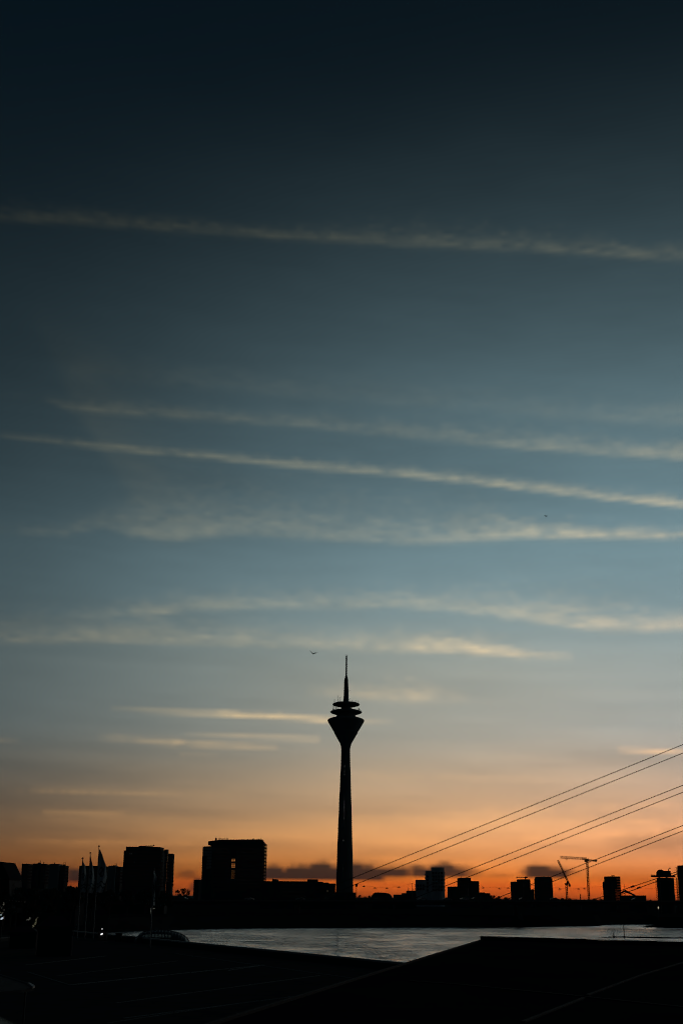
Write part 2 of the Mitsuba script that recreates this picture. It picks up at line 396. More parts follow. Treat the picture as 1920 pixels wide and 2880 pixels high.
for i, (a, b) in enumerate(zip(line_top, line_bot)):
    wv += [[*a, LAND], [*b, -.6]]
    if i:
        k = 2 * i
        wf += [[k - 2, k, k + 1], [k - 2, k + 1, k - 1]]
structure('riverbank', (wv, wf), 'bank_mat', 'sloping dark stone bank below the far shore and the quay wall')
scene['riverbank']['bsdf'] = {'type': 'ref', 'id': 'riverbank_mat'}
B['riverbank_mat'] = two(B['bank_mat'])
structure('river', (np.array([[-1500, -800, 0], [6500, -800, 0], [6500, 4200, 0], [-1500, 4200, 0.0]]), [[0, 1, 2, 3]]), 'water_mat', 'rippled grey river reflecting the evening sky')


def heap(points, w, h, seed):
    """A low stony ridge along a line."""
    r = np.random.default_rng(seed)
    pts = np.array(points, float)
    t = np.linspace(0, len(pts) - 1, 60)
    c = np.c_[np.interp(t, range(len(pts)), pts[:, 0]), np.interp(t, range(len(pts)), pts[:, 1])]
    v = []
    for i, q in enumerate(c):
        taper = min(1, 4 * min(i, 59 - i) / 59 + .05)
        for s, k in ((-1, 0), (-.45, 1), (.0, 1.0), (.5, .8), (1, 0)):
            v.append([q[0] + r.normal(0, .2), q[1] + s * w * taper, -.15 + (h * taper * (.75 + .5 * r.random()) + .15) * (k > 0) * max(k, .01)])
    f = [[i * 5 + j, i * 5 + 5 + j, i * 5 + 6 + j, i * 5 + 1 + j] for i in range(59) for j in range(4)]
    return trimesh.Trimesh(*meshkit.arrays((v, f))[:2], process=False)


structure('gravel_spit', heap([G(1808, 2609)[:2], G(1835, 2608.3)[:2], G(1866, 2607.5)[:2]], 3.0, .8, 3), 'riverbank_mat', 'thin dark gravel spit in front of the far inlet')
structure('groyne', heap([G(1672, 2639)[:2], G(1730, 2637.5)[:2], G(1800, 2639)[:2], G(1960, 2641)[:2], G(2150, 2643)[:2]], 1.5, .34, 4), 'riverbank_mat', 'low stone groyne lying in the river')


def post(x, y0, y1, label, w=.14):
    a = G(x, y1, .2)
    top = P(x, y0, a[1])
    k = thing('marker_post', label, 'marker post', 'marker posts in the river')
    part(k, 'pole', bar([a[0], a[1], -.2], [a[0], a[1], top[2]], w, 8, w * .7), 'steel_mat', 40)
    part(k, 'foot', bar([a[0], a[1], -.2], [a[0], a[1], .75], w * 3.2, 8, w * 1.3), 'stone_mat', 40)


post(1755, 2603, 2637, 'tall thin marker post standing on the stone groyne')
post(1725.5, 2624, 2637, 'short marker post on the groyne left of the tall one')
post(1818.5, 2599, 2608, 'small stubby marker post on the far gravel spit', .22)

# ------------------------------------------------------------------ plaza on the near bank, quay parapet
plz = Polygon([Q0[:2] - qd[:2] * 2, (Q1 + qd * 60)[:2], (20, 20), (-60, 20), (-130, 250)])
v_, f_ = trimesh.creation.triangulate_polygon(plz, engine='earcut')
structure('plaza', (np.c_[v_, np.full(len(v_), LAND + .004)], f_), 'paving_mat', 'dark paved riverside square below the viewer')


def strip(a, b, w, h=.02, z=LAND + .004):
    a, b = np.asarray(a, float)[:2], np.asarray(b, float)[:2]
    d = (b - a) / np.linalg.norm(b - a); n = np.array([-d[1], d[0]]) * w / 2
    return plan(Polygon([a - n, b - n, b + n, a + n]), z + .001, z + h)


def slabs(px0, px1, w, n, gap=.12, h=.04, mat='band_mat', name='kerb_slab', skip=()):
    a, b = G(*px0, LAND), G(*px1, LAND)
    for i in range(n):
        if i in skip:
            continue
        t0, t1 = i / n, (i + 1) / n
        d = (b - a) / np.linalg.norm(b - a)
        part('plaza', name, strip(a + (b - a) * t0, a + (b - a) * t1 - d * gap, w, h + .006 * (i % 3)), mat)


slabs((196, 2772), (742, 2716), .20, 9, .22)
slabs((78, 2736), (197, 2773), .16, 3, .05)
slabs((494, 2684), (1003, 2755), .22, 8, .06)
slabs((159, 2747), (500, 2704), .12, 5, .05, .02, 'stone_mat', 'paving_band')
slabs((326, 2823), (901, 2745), .16, 8, .06, .03, 'stone_mat', 'paving_band')
slabs((347, 2866), (881, 2798), .14, 9, .12, .04)
slabs((300, 2880), (640, 2829), .12, 5, .06, .03, 'stone_mat', 'paving_band')
slabs((640, 2731), (742, 2716), .2, 2, .06, .03)
slabs((664, 2851), (791, 2880), .10, 2, .06, .02, 'stone_mat', 'paving_band')
slabs((70, 2716), (300, 2690), .2, 4, .06, .03, 'stone_mat', 'paving_band')

pw = thing('quay_parapet', 'long low quay wall with pale coping between the square and the river', 'wall')
nq = np.array([-qd[1], qd[0], 0]) * (1 if -qd[1] * 1 + qd[0] * 0 > 0 else 1)
pa, pb = Q0 - qd * .0, Q1 + qd * 50
L = np.linalg.norm(pb - pa); N = int(L / 5)
part(pw, 'wall', strip(pa, pb, .5, .72), 'dark_wall_mat')
for i in range(N):
    part(pw, 'coping_stone', strip(pa + qd * (L * i / N), pa + qd * (L * (i + 1) / N - .04), .62, .20 + .01 * (i % 2), LAND + .725), 'coping_mat')
lp = [G(-60, 2655, LAND), G(112, 2638, LAND)]
part(pw, 'wall', strip(lp[0], lp[1], .5, .5), 'dark_wall_mat')
part(pw, 'coping_stone', strip(lp[0], lp[1], .6, .12, LAND + .505), 'stone_mat')

# ------------------------------------------------------------------ flat roof at the right
zr = 9.0
rA, rB, rN = [P(x, y, 1.0) for x, y in ((1090, 2728), (1352, 2638), (640, 2880))]
gz = lambda x, y, z=zr: G(x, y, z)[:2]
A_, B_, C_ = gz(1090, 2728), gz(1355, 2645), gz(1920, 2663)
dl = (A_ - B_) / np.linalg.norm(A_ - B_)
near_l = B_ + dl * (np.linalg.norm(A_ - B_) + 60)
dc = (C_ - B_) / np.linalg.norm(C_ - B_)
far_r = B_ + dc * 46
near_r = far_r + dl * 150
near_l2 = B_ + dl * 150
rb = thing('flat_roofed_building', 'low building at lower right seen from above, its black flat roof hiding the river', 'building')
foot = Polygon([B_, far_r, near_r, near_l2])
part(rb, 'wall', plan(foot.buffer(-.4, join_style=2), LAND, zr - .3), 'dark_wall_mat')
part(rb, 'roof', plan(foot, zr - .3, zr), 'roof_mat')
nrm = np.array([-dc[1], dc[0]])


def edge(a, b, w, z0, z1, side):
    d = (b - a) / np.linalg.norm(b - a); n = np.array([-d[1], d[0]]) * side
    return plan(Polygon([a, b, b + n * w, a + n * w]), z0, z1)


Np = 12
for i in range(Np):
    t0, t1 = i / Np, (i + 1) / Np - .0008
    part(rb, 'parapet_panel', edge(B_ + (far_r - B_) * t0, B_ + (far_r - B_) * t1, -.35, zr + .003, zr + .33 + .008 * (i % 3), 1), 'roof_strip_mat')
part(rb, 'capping', edge(B_ - dc * .05, far_r, -.42, zr + .352, zr + .39, 1), 'roof_mat')
part(rb, 'edge_trim', edge(B_ + dl * .45, near_l2, .18, zr + .003, zr + .10, 1), 'roof_strip_mat')


def seam(px, w=.16):
    pts = [gz(*q) for q in px]
    for a, b in zip(pts[:-1], pts[1:]):
        d = (b - a) / np.linalg.norm(b - a); n = np.array([-d[1], d[0]]) * w / 2
        part(rb, 'roof_seam', plan(Polygon([a - n, b - n, b + n, a + n]), zr + .002, zr + .05), 'roof_strip_mat')


seam([(1150, 2762), (1290, 2772), (1640, 2806)])
seam([(1645, 2807), (1920, 2836), (2100, 2856)])
seam([(1650, 2802), (1800, 2746), (1990, 2688)])
seam([(1470, 2878), (1640, 2810)])

# ------------------------------------------------------------------ telecommunications tower
TD = 1226.0
ttop, tbot = P(974.5, 1841, TD), P(968, 2520, TD)
tx = (ttop[0] + tbot[0]) / 2


def tz(y):
    return P(972, y, TD)[2]


def tr(rpx, y):
    d0, d1 = ray(972 - rpx, y), ray(972 + rpx, y)
    return abs(d1[0] / d1[1] - d0[0] / d0[1]) * TD / 2


tow = thing('communications_tower', 'tall black telecommunications tower with funnel shaped pod, two ring platforms and mast', 'tower')
at = (tx, TD, 0)


def tower_lathe(rows):
    return lathe([(tr(r, y) if r > 0 else 0, tz(y)) for r, y in rows][::-1], 64, at)


zb = LAND
shaft_rows = [(12.4, 2112), (13.4, 2150), (15, 2200), (17.1, 2250), (19, 2310), (20.9, 2370), (22.4, 2430), (23.7, 2480), (25, 2522)]
prof = [(0, zb)] + [(tr(28, 2522), zb)] + [(tr(r, y), tz(y)) for r, y in shaft_rows[::-1]] + [(0, tz(2112))]
part(tow, 'shaft', lathe(prof, 64, at), 'concrete_mat', 30)
part(tow, 'pod', tower_lathe([(0, 2017.5), (31, 2018), (40, 2020), (47, 2022.5), (50.5, 2024.8), (51.8, 2027.3), (50.8, 2030.5), (36, 2056), (33.6, 2057.2), (34.2, 2059), (33.4, 2061.5), (16.6, 2091), (14.2, 2098), (12.9, 2105), (12.4, 2112), (0, 2112)]), 'concrete_mat', 25)
part(tow, 'lower_neck', tower_lathe([(0, 2007), (26, 2008), (27, 2018), (0, 2018)]), 'concrete_mat', 25)
part(tow, 'lower_ring_platform', tower_lathe([(0, 1995.5), (20, 1996), (36, 1998.6), (42.5, 2001), (45, 2003.5), (42.5, 2006), (36, 2008.5), (20, 2010), (0, 2010)]), 'concrete_mat', 25)
part(tow, 'upper_neck', tower_lathe([(0, 1987), (13.8, 1987.5), (13.8, 1996.4), (0, 1996.4)]), 'concrete_mat', 25)
part(tow, 'upper_ring_platform', tower_lathe([(0, 1974.5), (16, 1974.8), (30, 1977), (36.4, 1979.6), (38.4, 1982.2), (36.2, 1984.6), (29, 1986.6), (16, 1988), (0, 1988)]), 'concrete_mat', 25)
part(tow, 'mast', tower_lathe([(0, 1844.8), (2.3, 1845), (2.3, 1901), (3.6, 1905), (5.4, 1912), (6.4, 1938), (7.7, 1975), (0, 1975)]), 'steel_mat', 25)
tip = [bar([tx + sx * .3, TD, tz(1845) - .3], [tx + sx * 1.35, TD + sy, tz(1841.5)], .09, 5) for sx, sy in ((-1, 0), (1, 0), (-.6, .8), (.7, .9))]
part(tow + '__mast', 'tip', cat_(tip), 'steel_mat')
for px, ya, yb, w in [(938, 1981, 1968, .1), (942.3, 1979, 1966, .1), (950.5, 1977, 1956, .2), (956.6, 1976, 1960, .2), (984.2, 1976, 1964.5, .1), (989.3, 1976, 1969, .12), (1001.6, 1978, 1966, .1), (1005.4, 1979, 1971.5, .1), (1007.6, 1980, 1969, .1)]:
    a, b = P(px, ya, TD), P(px, yb, TD)
    part(tow + '__upper_ring_platform', 'antenna', bar([a[0], TD, a[2] - .5], [a[0], TD, b[2]], w, 5), 'steel_mat')
a, b = P(987, 1971.5, TD), P(995, 1971.5, TD)
part(tow + '__upper_ring_platform', 'antenna', bar(a, b, .08, 5), 'steel_mat')
a, b = P(980.5, 1945, TD), P(982.5, 1940, TD)
part(tow + '__mast', 'antenna', cat_([bar([tx + 1.6, TD, a[2]], [b[0], TD, a[2]], .08, 5), bar([b[0], TD, a[2] - .6], [b[0], TD, b[2]], .1, 5)]), 'steel_mat')


def dish(px, y, s, face):
    c = P(px, y, TD)
    m = trimesh.creation.icosphere(1, 1.0)
    m.apply_scale((s * (1 if not face else .45), s, s * 1.05)); m.apply_translation((c[0], TD, c[2]))
    return cat_([m, bar([c[0], TD, c[2] - s * 1.7], [c[0], TD, c[2] + s * .3], .12, 5)])


for px, y, s, f in [(937, 1995.2, .75, 0), (939.5, 1997.5, .6, 1), (944.8, 1996.6, .55, 0), (948.8, 1991.6, .75, 1), (951, 1996.2, .5, 0), (998.2, 1995.4, .5, 1), (1009, 1994.6, .75, 0), (1011, 1997, .7, 1), (1014.5, 2000, .5, 0), (987.5, 1992.5, .4, 0), (934.5, 1998.6, .4, 0)]:
    part(tow + '__lower_ring_platform', 'dish_antenna', dish(px, y, s, f), 'steel_mat', 40)
for px, y0, y1 in [(937.5, 1999, 1985), (945, 1998, 1986.6), (988.5, 1996, 1986)]:
    a, b = P(px, y0, TD), P(px, y1, TD)
    part(tow + '__lower_ring_platform', 'strut', bar([a[0], TD, a[2]], [a[0], TD, b[2]], .28, 6), 'steel_mat')
shaft_r = lambda y: float(np.interp(y, [q[1] for q in shaft_rows], [tr(q[0], q[1]) for q in shaft_rows]))
for i, y in enumerate([2157, 2165, 2172, 2180, 2188, 2257, 2265, 2272, 2281, 2303, 2365, 2445]):
    R = shaft_r(y)
    off = -R * .22
    yy = TD - math.sqrt(R * R - off * off)
    c = np.array([tx + off, yy, tz(y)])
    ph = part(tow, 'porthole', bar(c + [0, .25, 0], c - [0, .12, 0], .5, 12), 'glass_mat')
    if i not in (1, 4):
        m = bar(c - [0, .13, 0], c - [0, .16, 0], .27, 8)
        k = part(ph, 'lamp', m, 'lamp_off_mat')
        scene[k]['emitter'] = lit((1, .92, .8), .28 if i < 5 else .5)

# ------------------------------------------------------------------ cable-stayed bridge
BD = 640.0
br = thing('cable_stayed_bridge', 'long dark road bridge behind the river with paired stay cables rising to the right', 'bridge')
dl_, dr_ = P(0, 2531, BD), P(1920, 2534, BD)
gx = (dr_[2] - dl_[2]) / (dr_[0] - dl_[0])
dz = lambda x: dl_[2] + gx * (x - dl_[0])
X0, X1 = -420.0, 620.0
WD = 24.0


def along(x0, x1, y0, y1, h0, h1):
    v = [[x, y, dz(x) + h] for x in (x0, x1) for y in (y0, y1) for h in (h0, h1)]
    f = [[0, 1, 3], [0, 3, 2], [4, 6, 7], [4, 7, 5], [0, 4, 5], [0, 5, 1], [2, 3, 7], [2, 7, 6], [0, 2, 6], [0, 6, 4], [1, 5, 7], [1, 7, 3]]
    m = trimesh.Trimesh(v, f, process=False)
    m.fix_normals()
    return m


part(br, 'deck', along(X0, X1, BD, BD + WD, -2.2, -.25), 'dark_wall_mat')
part(br, 'road', along(X0, X1, BD + 2, BD + WD - 2, -.249, -.2), 'ground_mat')
n_k = 52
for i in range(n_k):
    a, b = X0 + (X1 - X0) * i / n_k, X0 + (X1 - X0) * (i + 1) / n_k - .12
    part(br, 'edge_beam', along(a, b, BD - .25, BD + .3, -.7, -.03), 'concrete_mat')
part(br, 'edge_beam', along(X0, X1, BD + WD - .3, BD + WD + .2, -.7, -.03), 'concrete_mat')
PXP = 420.0
for s in (3.0, WD - 3.0):
    part(br, 'pylon', bx(PXP - 1.6, PXP + 1.6, BD + s - 1.4, BD + s + 1.4, -1, 128), 'concrete_mat')
for xp in (-260, -140, -20, 90, 200, 310, 520):
    for s in (4.5, WD - 4.5):
        part(br, 'pier', bx(xp - 1.2, xp + 1.2, BD + s - 1.0, BD + s + 1.0, -1, dz(xp) - 2.19), 'stone_mat')
for (ax, ay), (bx_, by_), s in [((990.6, 2470.6), (1920, 2094.7), 3.0), ((1001.6, 2487.7), (1920, 2118.6), 5.0), ((1253.9, 2472.4), (1920, 2209.2), 3.0), ((1253.9, 2492), (1920, 2228.8), 5.0),
                              ((1492.6, 2489.6), (1920, 2322.4), 3.0), ((1492.6, 2504.2), (1920, 2337.7), 5.0), ((1747, 2505), (1920, 2447), 3.0), ((1761.6, 2511.2), (1920, 2452.5), 5.0)]:
    D = BD + s
    p, q = P(ax, ay, D), P(bx_, by_, D)
    d = (q - p) / (q[0] - p[0])
    xs = [p[0]]
    # down to the deck, up to the pylon
    t0 = p[0]
    while p[2] + d[2] * (t0 - p[0]) > dz(t0) - .2 and t0 > X0:
        t0 -= 1.0
    e0 = p + d * (t0 - p[0]); e1 = p + d * (PXP - 1.6 - p[0])
    part(br, 'stay_cable', bar(e0, e1, .17, 8), 'cable_mat', 40)
    part(br, 'cable_anchor', bar(e0 - d * .3, e0 + d * 3.2, .36, 8, .26), 'steel_mat')
for x, y, s in [(1778.5, 2494.3, 3.0), (1795, 2498.2, 5.0)]:
    c = P(x, y, BD + s)
    part(br, 'cable_clamp', bar(c - np.array([.9, 0, .3]), c + np.array([.9, 0, .3]), .42, 8), 'steel_mat')

# lamps hung over the road, and their masts
mast_px = [(1002, 2487), (1158, 2486), (1316, 2487), (1470, 2488), (1720, 2489), (1925, 2489)]
tops = []
for i, (x, y) in enumerate(mast_px):
    D = BD + WD / 2
    t = P(x, y, D)
    tops.append(t)
    lab = ['slim lamp mast on the bridge just right of the tall tower', 'slim lamp mast on the bridge left of the pale stepped building', 'lamp mast on the bridge in front of the dark office block', 'lamp mast on the bridge in front of the twin towers', 'lamp mast on the bridge in front of the glazed office block', 'lamp mast on the bridge at the right edge'][i]
    k = thing('lamp_mast', lab, 'street lamp', 'lamp masts along the bridge')
    part(k, 'pole', bar([t[0], D, dz(t[0]) - .2], t, .2, 8, .1), 'steel_mat', 40)
    if i == 0:
        part(k, 'floodlight_box', bx(t[0] - .5, t[0] + .6, D - .4, D + .4, t[2] - 1.4, t[2] + .1), 'steel_mat')
    else:
        part(k, 'cap', bar(t, t + np.array([0, 0, .25]), .2, 8), 'steel_mat')


def sag(a, b, t, s=1.8):
    return a + (b - a) * t - np.array([0, 0, 1.0]) * s * 4 * t * (1 - t)


for i in range(len(tops) - 1):
    a, b = tops[i], tops[i + 1]
    q = [sag(a, b, t) for t in np.linspace(0, 1, 15)]
    solo('span_wire', cat_([bar(u, w, .035, 4) for u, w in zip(q[:-1], q[1:])]), 'steel_mat', f'thin wire carrying road lamps, span {["right of the tower", "over the pale stepped building", "over the gap left of the twin towers", "behind both cranes", "left of the domed tower"][i]}', 'wire', group='lamp wires over the bridge')
lamp_px = [1023, 1054, 1088, 1121, 1358, 1404, 1428, 1573, 1626, 1643]
for j, x in enumerate(lamp_px):
    D = BD + WD / 2
    w = P(x, 2495, D)
    i = max(k for k in range(len(tops) - 1) if tops[k][0] < w[0])
    t = (w[0] - tops[i][0]) / (tops[i + 1][0] - tops[i][0])
    c = sag(tops[i], tops[i + 1], t)
    k = thing('hanging_road_lamp', ['first', 'second', 'third', 'fourth'][j] + ' small flat lamp on the wire right of the tower' if j < 4 else ['small flat lamp on the wire above the low houses, left of three', 'small flat lamp on the wire left of the twin towers, middle of three', 'small flat lamp on the wire nearest the twin towers', 'small flat lamp on the wire left of the luffing crane mast', 'small flat lamp on the wire between the two cranes', 'small flat lamp on the wire just left of the tall crane mast'][j - 4], 'hanging lamp', 'lamps hanging over the bridge')
    prof = [(0, .32), (.22, .28), (.42, .12), (.86, -.05), (.86, -.14), (.5, -.24), (0, -.26)]
    part(k, 'shade', lathe(prof[::-1], 14, c - np.array([0, 0, .45])), 'steel_mat', 30)
    part(k, 'hanger', bar(c, c - np.array([0, 0, .2]), .06, 5), 'steel_mat')


def car(x, lane, paint, label, s=1.0, tall=0.0):
    k = thing('passing_car', label, 'car', 'cars crossing the bridge')
    y0, z0 = BD + lane, dz(x) - .2
    pr = [(-2.2, .35), (-2.25, .75), (-2.0, .92), (-1.5, .98), (-.9, 1.42 + tall), (.6, 1.46 + tall), (1.3, 1.0), (2.05, .85), (2.25, .6), (2.2, .35)]
    body = front(Polygon([(x + a * s, z0 + b * s) for a, b in pr]), y0, 1.75)
    part(k, 'body', body, f'car_paint_{paint}')
    for a in (-1.35, 1.4):
        part(k, 'wheel', bar([x + a * s, y0 - .03, z0 + .32], [x + a * s, y0 + 1.78, z0 + .32], .32, 14), 'tyre_mat', 40)
    w = front(Polygon([(x - 1.25 * s, z0 + 1.02 * s), (x - .85 * s, z0 + (1.36 + tall) * s), (x + .52 * s, z0 + (1.38 + tall) * s), (x + 1.1 * s, z0 + 1.02 * s)]), y0 - .015, .1)
    part(k, 'window', w, 'glass_mat')


for x, lane, c, lab in [(515, 4, 0, 'dark car on the bridge below the dusky trees left of the tall office block'), (700, 5, 1, 'pale car on the bridge below the tall office block with the lit slot'), (844, 4, 1, 'pale car on the bridge below the long low building'), (912, 9, 0, 'dark car on the bridge just left of the tower'),
                        (1016, 4, 0, 'dark car on the bridge right of the tower foot'), (1066, 9, 2, 'dark red car on the bridge in front of the round roofed hall'), (1190, 4, 1, 'pale car on the bridge below the pale stepped building'), (1258, 5, 1, 'pale car on the bridge right of the pale stepped building'),
                        (1306, 4, 1, 'pale car on the bridge below the dark office block'), (1338, 9, 0, 'dark car on the bridge right of the dark office block'), (1472, 4, 3, 'dark blue car on the bridge below the left twin tower'), (1560, 5, 0, 'dark car on the bridge right of the twin towers'), (1790, 4, 3, 'dark blue car on the bridge below the tent shaped frame')]:
    car(P(x, 2530, BD + lane)[0], lane, c, lab)

# ------------------------------------------------------------------ trees


def tree(name, x, D, ytop, wpx, label, cat='tree', base=LAND, leaves=260, bare=False, group=None, seed=0, cut=0.15):
    r = np.random.default_rng(1000 + seed + int(x) * 7)
    t = P(x, ytop, D)
    H = t[2] - base
    R = wpx * D / FOCAL / 2
    k = thing(name, label, cat, group)
    limbs = [bar([t[0], D, base - .2], [t[0], D, base + H * .62], max(.16, H * .022), 7, max(.08, H * .012))]
    tips = []
    for i in range(9 if not bare else 22):
        a = r.uniform(0, 2 * math.pi); h0 = base + H * r.uniform(.25, .6)
        e = np.array([t[0] + math.cos(a) * R * r.uniform(.4, .95), D + math.sin(a) * R * r.uniform(.4, .95), base + H * r.uniform(.55, .97)])
        limbs.append(bar([t[0], D, h0], e, max(.06, H * .007), 5, .03)); tips.append(e)
        if bare:
            for _ in range(4):
                e2 = e + r.normal(0, R * .22, 3) + [0, 0, R * .1]
                limbs.append(bar(e * .6 + np.array([t[0], D, h0]) * .4, e2, .05, 4, .02))
    part(k, 'trunk', cat_(limbs), 'bark_mat')
    if bare:
        return k
    cl = [np.array([t[0] + r.uniform(-.62, .62) * R, D + r.uniform(-.6, .6) * R, base + H * r.uniform(.38, .86)]) for _ in range(9)] + [np.array([t[0], D, base + H * .84])]
    V, F = [], []
    n = leaves
    which = r.integers(0, len(cl), n)
    for i in range(n):
        u = r.normal(0, 1, 3); u /= np.linalg.norm(u)
        c = cl[which[i]] + u * R * np.array([.42, .42, .34]) * r.uniform(.25, 1.0) ** .5
        c[2] = min(max(c[2], base + H * cut), base + H)
        a, b = r.normal(0, 1, 3), r.normal(0, 1, 3)
        s = R * r.uniform(.07, .15)
        a *= s / np.linalg.norm(a); b -= a * (a @ b) / (a @ a); b *= s * .7 / np.linalg.norm(b)
        j = len(V)
        V += [c - a, c - b, c + a, c + b]; F.append([j, j + 1, j + 2, j + 3])
    part(k, 'crown', (V, F), 'leaf_mat')
    return k


# ------------------------------------------------------------------ buildings of the skyline
def building(name, label, D, depth, blocks, mat='dark_wall_mat', base=LAND):
    k = thing(name, label, 'building')
    part(k, 'wall', front(skyline(D, blocks, base, depth), D, depth), mat)
    return k


# left edge: gabled house
k = thing('gabled_house', 'black steep gabled roof cut off by the left edge of the picture', 'house')
D = 330.0
pl = lambda *ps: Polygon([(P(x, y, D)[0], P(x, y, D)[2]) for x, y in ps])
b0 = P(25, 2480, D)
part(k, 'wall', front(pl((-60, 2476), (24.6, 2476), (26.5, 2570), (-60, 2570)), D + .5, 13), 'dark_wall_mat')
part(k, 'roof', front(pl((-60, 2475.5), (-30, 2425), (4.5, 2424.8), (27, 2472), (26.8, 2475.5)), D, 14), 'roof_mat')
part(k, 'chimney', bx(b0[0] - 9, b0[0] - 8, D + 6, D + 7, b0[2] + 2, b0[2] + 8), 'stone_mat')
tree('small_tree', 39, 325, 2469, 13, 'small dark tree standing right of the gabled house', leaves=160, seed=2)

# two slab blocks
SD = 1150.0
k = building('apartment_block', 'wide dark apartment block at far left with a pale stripe and roof aerials', SD, 16, [(62, 92, 2430.5), (112, 140, 2430.8), (166.4, 194, 2435.5)])
part(k, 'bay', front(skyline(SD - 2.5, [(92, 112, 2429.8)]), SD - 2.5, 14), 'dark_wall_mat')
part(k, 'bay', front(skyline(SD - 3.5, [(140, 166, 2430.8)]), SD - 3.5, 14), 'panel_mat', label='paler flush stairwell bay')
part(k, 'roof_box', front(skyline(SD + 5, [(107, 112, 2427)], P(100, 2431, SD)[2] - .5), SD + 5, 5), 'stone_mat')
part(k, 'roof_box', front(skyline(SD + 5, [(176, 182, 2432)], P(180, 2436, SD)[2] - .5), SD + 5, 5), 'stone_mat')
part(k, 'aerial', cat_([antenna(110, 2429, 2420.5, SD, .25), antenna(120, 2431, 2425, SD, .4), antenna(150.5, 2431, 2427, SD, .4), antenna(177, 2433, 2425, SD, .2), antenna(182, 2433, 2425.5, SD, .2)]), 'steel_mat')
ribbons(k, SD, 114, 138, 2437, 2484, 9)
ribbons(k, SD, 169, 192, 2441, 2484, 9)
ribbons(k, SD, 65, 90, 2437, 2484, 9)
k = building('apartment_block', 'dark apartment block behind the three flags, left of the tallest left tower', SD, 16, [(223, 305, 2436.5), (325, 347.5, 2438.5)])
part(k, 'bay', front(skyline(SD - 3, [(305, 325, 2436)]), SD - 3, 14), 'panel_mat', label='paler flush stairwell bay')
part(k, 'aerial', cat_([antenna(321.5, 2437, 2428.5, SD, .2), antenna(326, 2437, 2428.5, SD, .2), antenna(290, 2438, 2434.5, SD, .3)]), 'steel_mat')
part(k, 'roof_box', front(skyline(SD + 4, [(318, 327, 2434.5)], P(320, 2437, SD)[2] - .5), SD + 4, 4), 'stone_mat')
ribbons(k, SD, 226, 303, 2443, 2484, 9)
ribbons(k, SD, 328, 346, 2445, 2484, 9)

# tall block with stepped right side
LD = 1050.0
k = building('office_tower', 'tall black block right of the flags with roof crane and slimmer stepped right wing', LD, 24, [(348.5, 354.5, 2393), (354.5, 461.5, 2382.8), (461.5, 464, 2391)])
part(k, 'wing', front(skyline(LD + 3, [(471.5, 490.5, 2402)], LAND, 12), LD + 3, 12), 'dark_wall_mat')
part(k, 'wing', front(skyline(LD + 1.0, [(464, 471.5, 2392)], LAND, 3), LD + 1.0, 3), 'stone_mat')
for i in range(9):
    y = 2402 + i * 9.6
    a, b = P(463.2, y, LD), P(473.4, y + 2.6, LD)
    part(k, 'balcony', bx(a[0], b[0] + (.5 if i % 2 else 0), LD - .9, LD + 1.3, b[2], a[2]), 'panel_mat')
    a, b = P(466, y + 3.6, LD), P(471, y + 7.6, LD)
    part(k, 'window', bx(a[0], b[0], LD + .95, LD + 1.1, b[2], a[2]), 'glass_mat')
for i in range(9):
    y = 2409 + i * 9.8
    a, b = P(475, y, LD + 3), P(488, y + 5, LD + 3)
    part(k, 'window', bx(a[0], b[0], LD + 2.94, LD + 3.1, b[2], a[2]), 'glass_mat')
ribbons(k, LD, 358, 458, 2396, 2500, 9.6, h=.45)
for x in (365, 369):
    a, b = P(x, 2400.2, LD), P(x + 1.6, 2403.6, LD)
    part(k, 'lit_window', bx(a[0], b[0], LD - .12, LD - .065, b[2], a[2]), 'panel_mat', emitter=lit((.8, .9, 1), .012))
a, b, c = P(386, 2380.6, LD), P(425, 2379.6, LD), P(430, 2376.6, LD)
part(k, 'roof_crane', cat_([bar([q[0], LD + 8, q[2]], [w[0], LD + 8, w[2]], .45, 6) for q, w in ((a, b), (b, c))] + [bar([a[0] + 3, LD + 8, a[2] - 2], [a[0] + 3, LD + 8, a[2] + .3], .9, 8)]), 'steel_mat')
part(k, 'roof_box', front(skyline(LD + 6, [(462, 472.5, 2390)], P(465, 2394, LD)[2] - 2), LD + 6, 5), 'stone_mat')

# broad office block with the see-through slot
OD = 1300.0
k = thing('office_block', 'broad tall office block left of the tower with a see-through lit slot and glazed corners', 'building')
sk = skyline(OD, [(598, 744.5, 2377)], LAND, 38)
slot = lambda x0, x1, y0, y1: sbox(P(x0, y0, OD)[0], P(x0, y1, OD)[2], P(x1, y0, OD)[0], P(x0, y0, OD)[2])
holes = unary_union([slot(651, 661.5, 2413.4, 2423.6), slot(650.7, 661.2, 2427, 2442), slot(650.5, 660, 2445.8, 2473)])
part(k, 'wall', front(sk.difference(holes), OD, 1.0), 'dark_wall_mat')
atrium = unary_union([slot(638, 663, 2413.4, 2423.6), slot(638, 663, 2427, 2442), slot(638, 663, 2445.8, 2473)])      # the hall behind the slot is wider
part(k, 'wall', front(sk.difference(atrium), OD + 1.0, 37), 'dark_wall_mat')
pts = [(585, 2367), (592, 2365.6), (601, 2364.6), (618, 2362.6), (736, 2361.2), (736, 2366), (740.6, 2367.4), (740.6, 2377), (585, 2377)]
cap = Polygon([(P(x, y, OD)[0], P(x, y, OD)[2]) for x, y in pts])
part(k, 'roof_storey', front(cap, OD + 2, 30), 'dark_wall_mat')
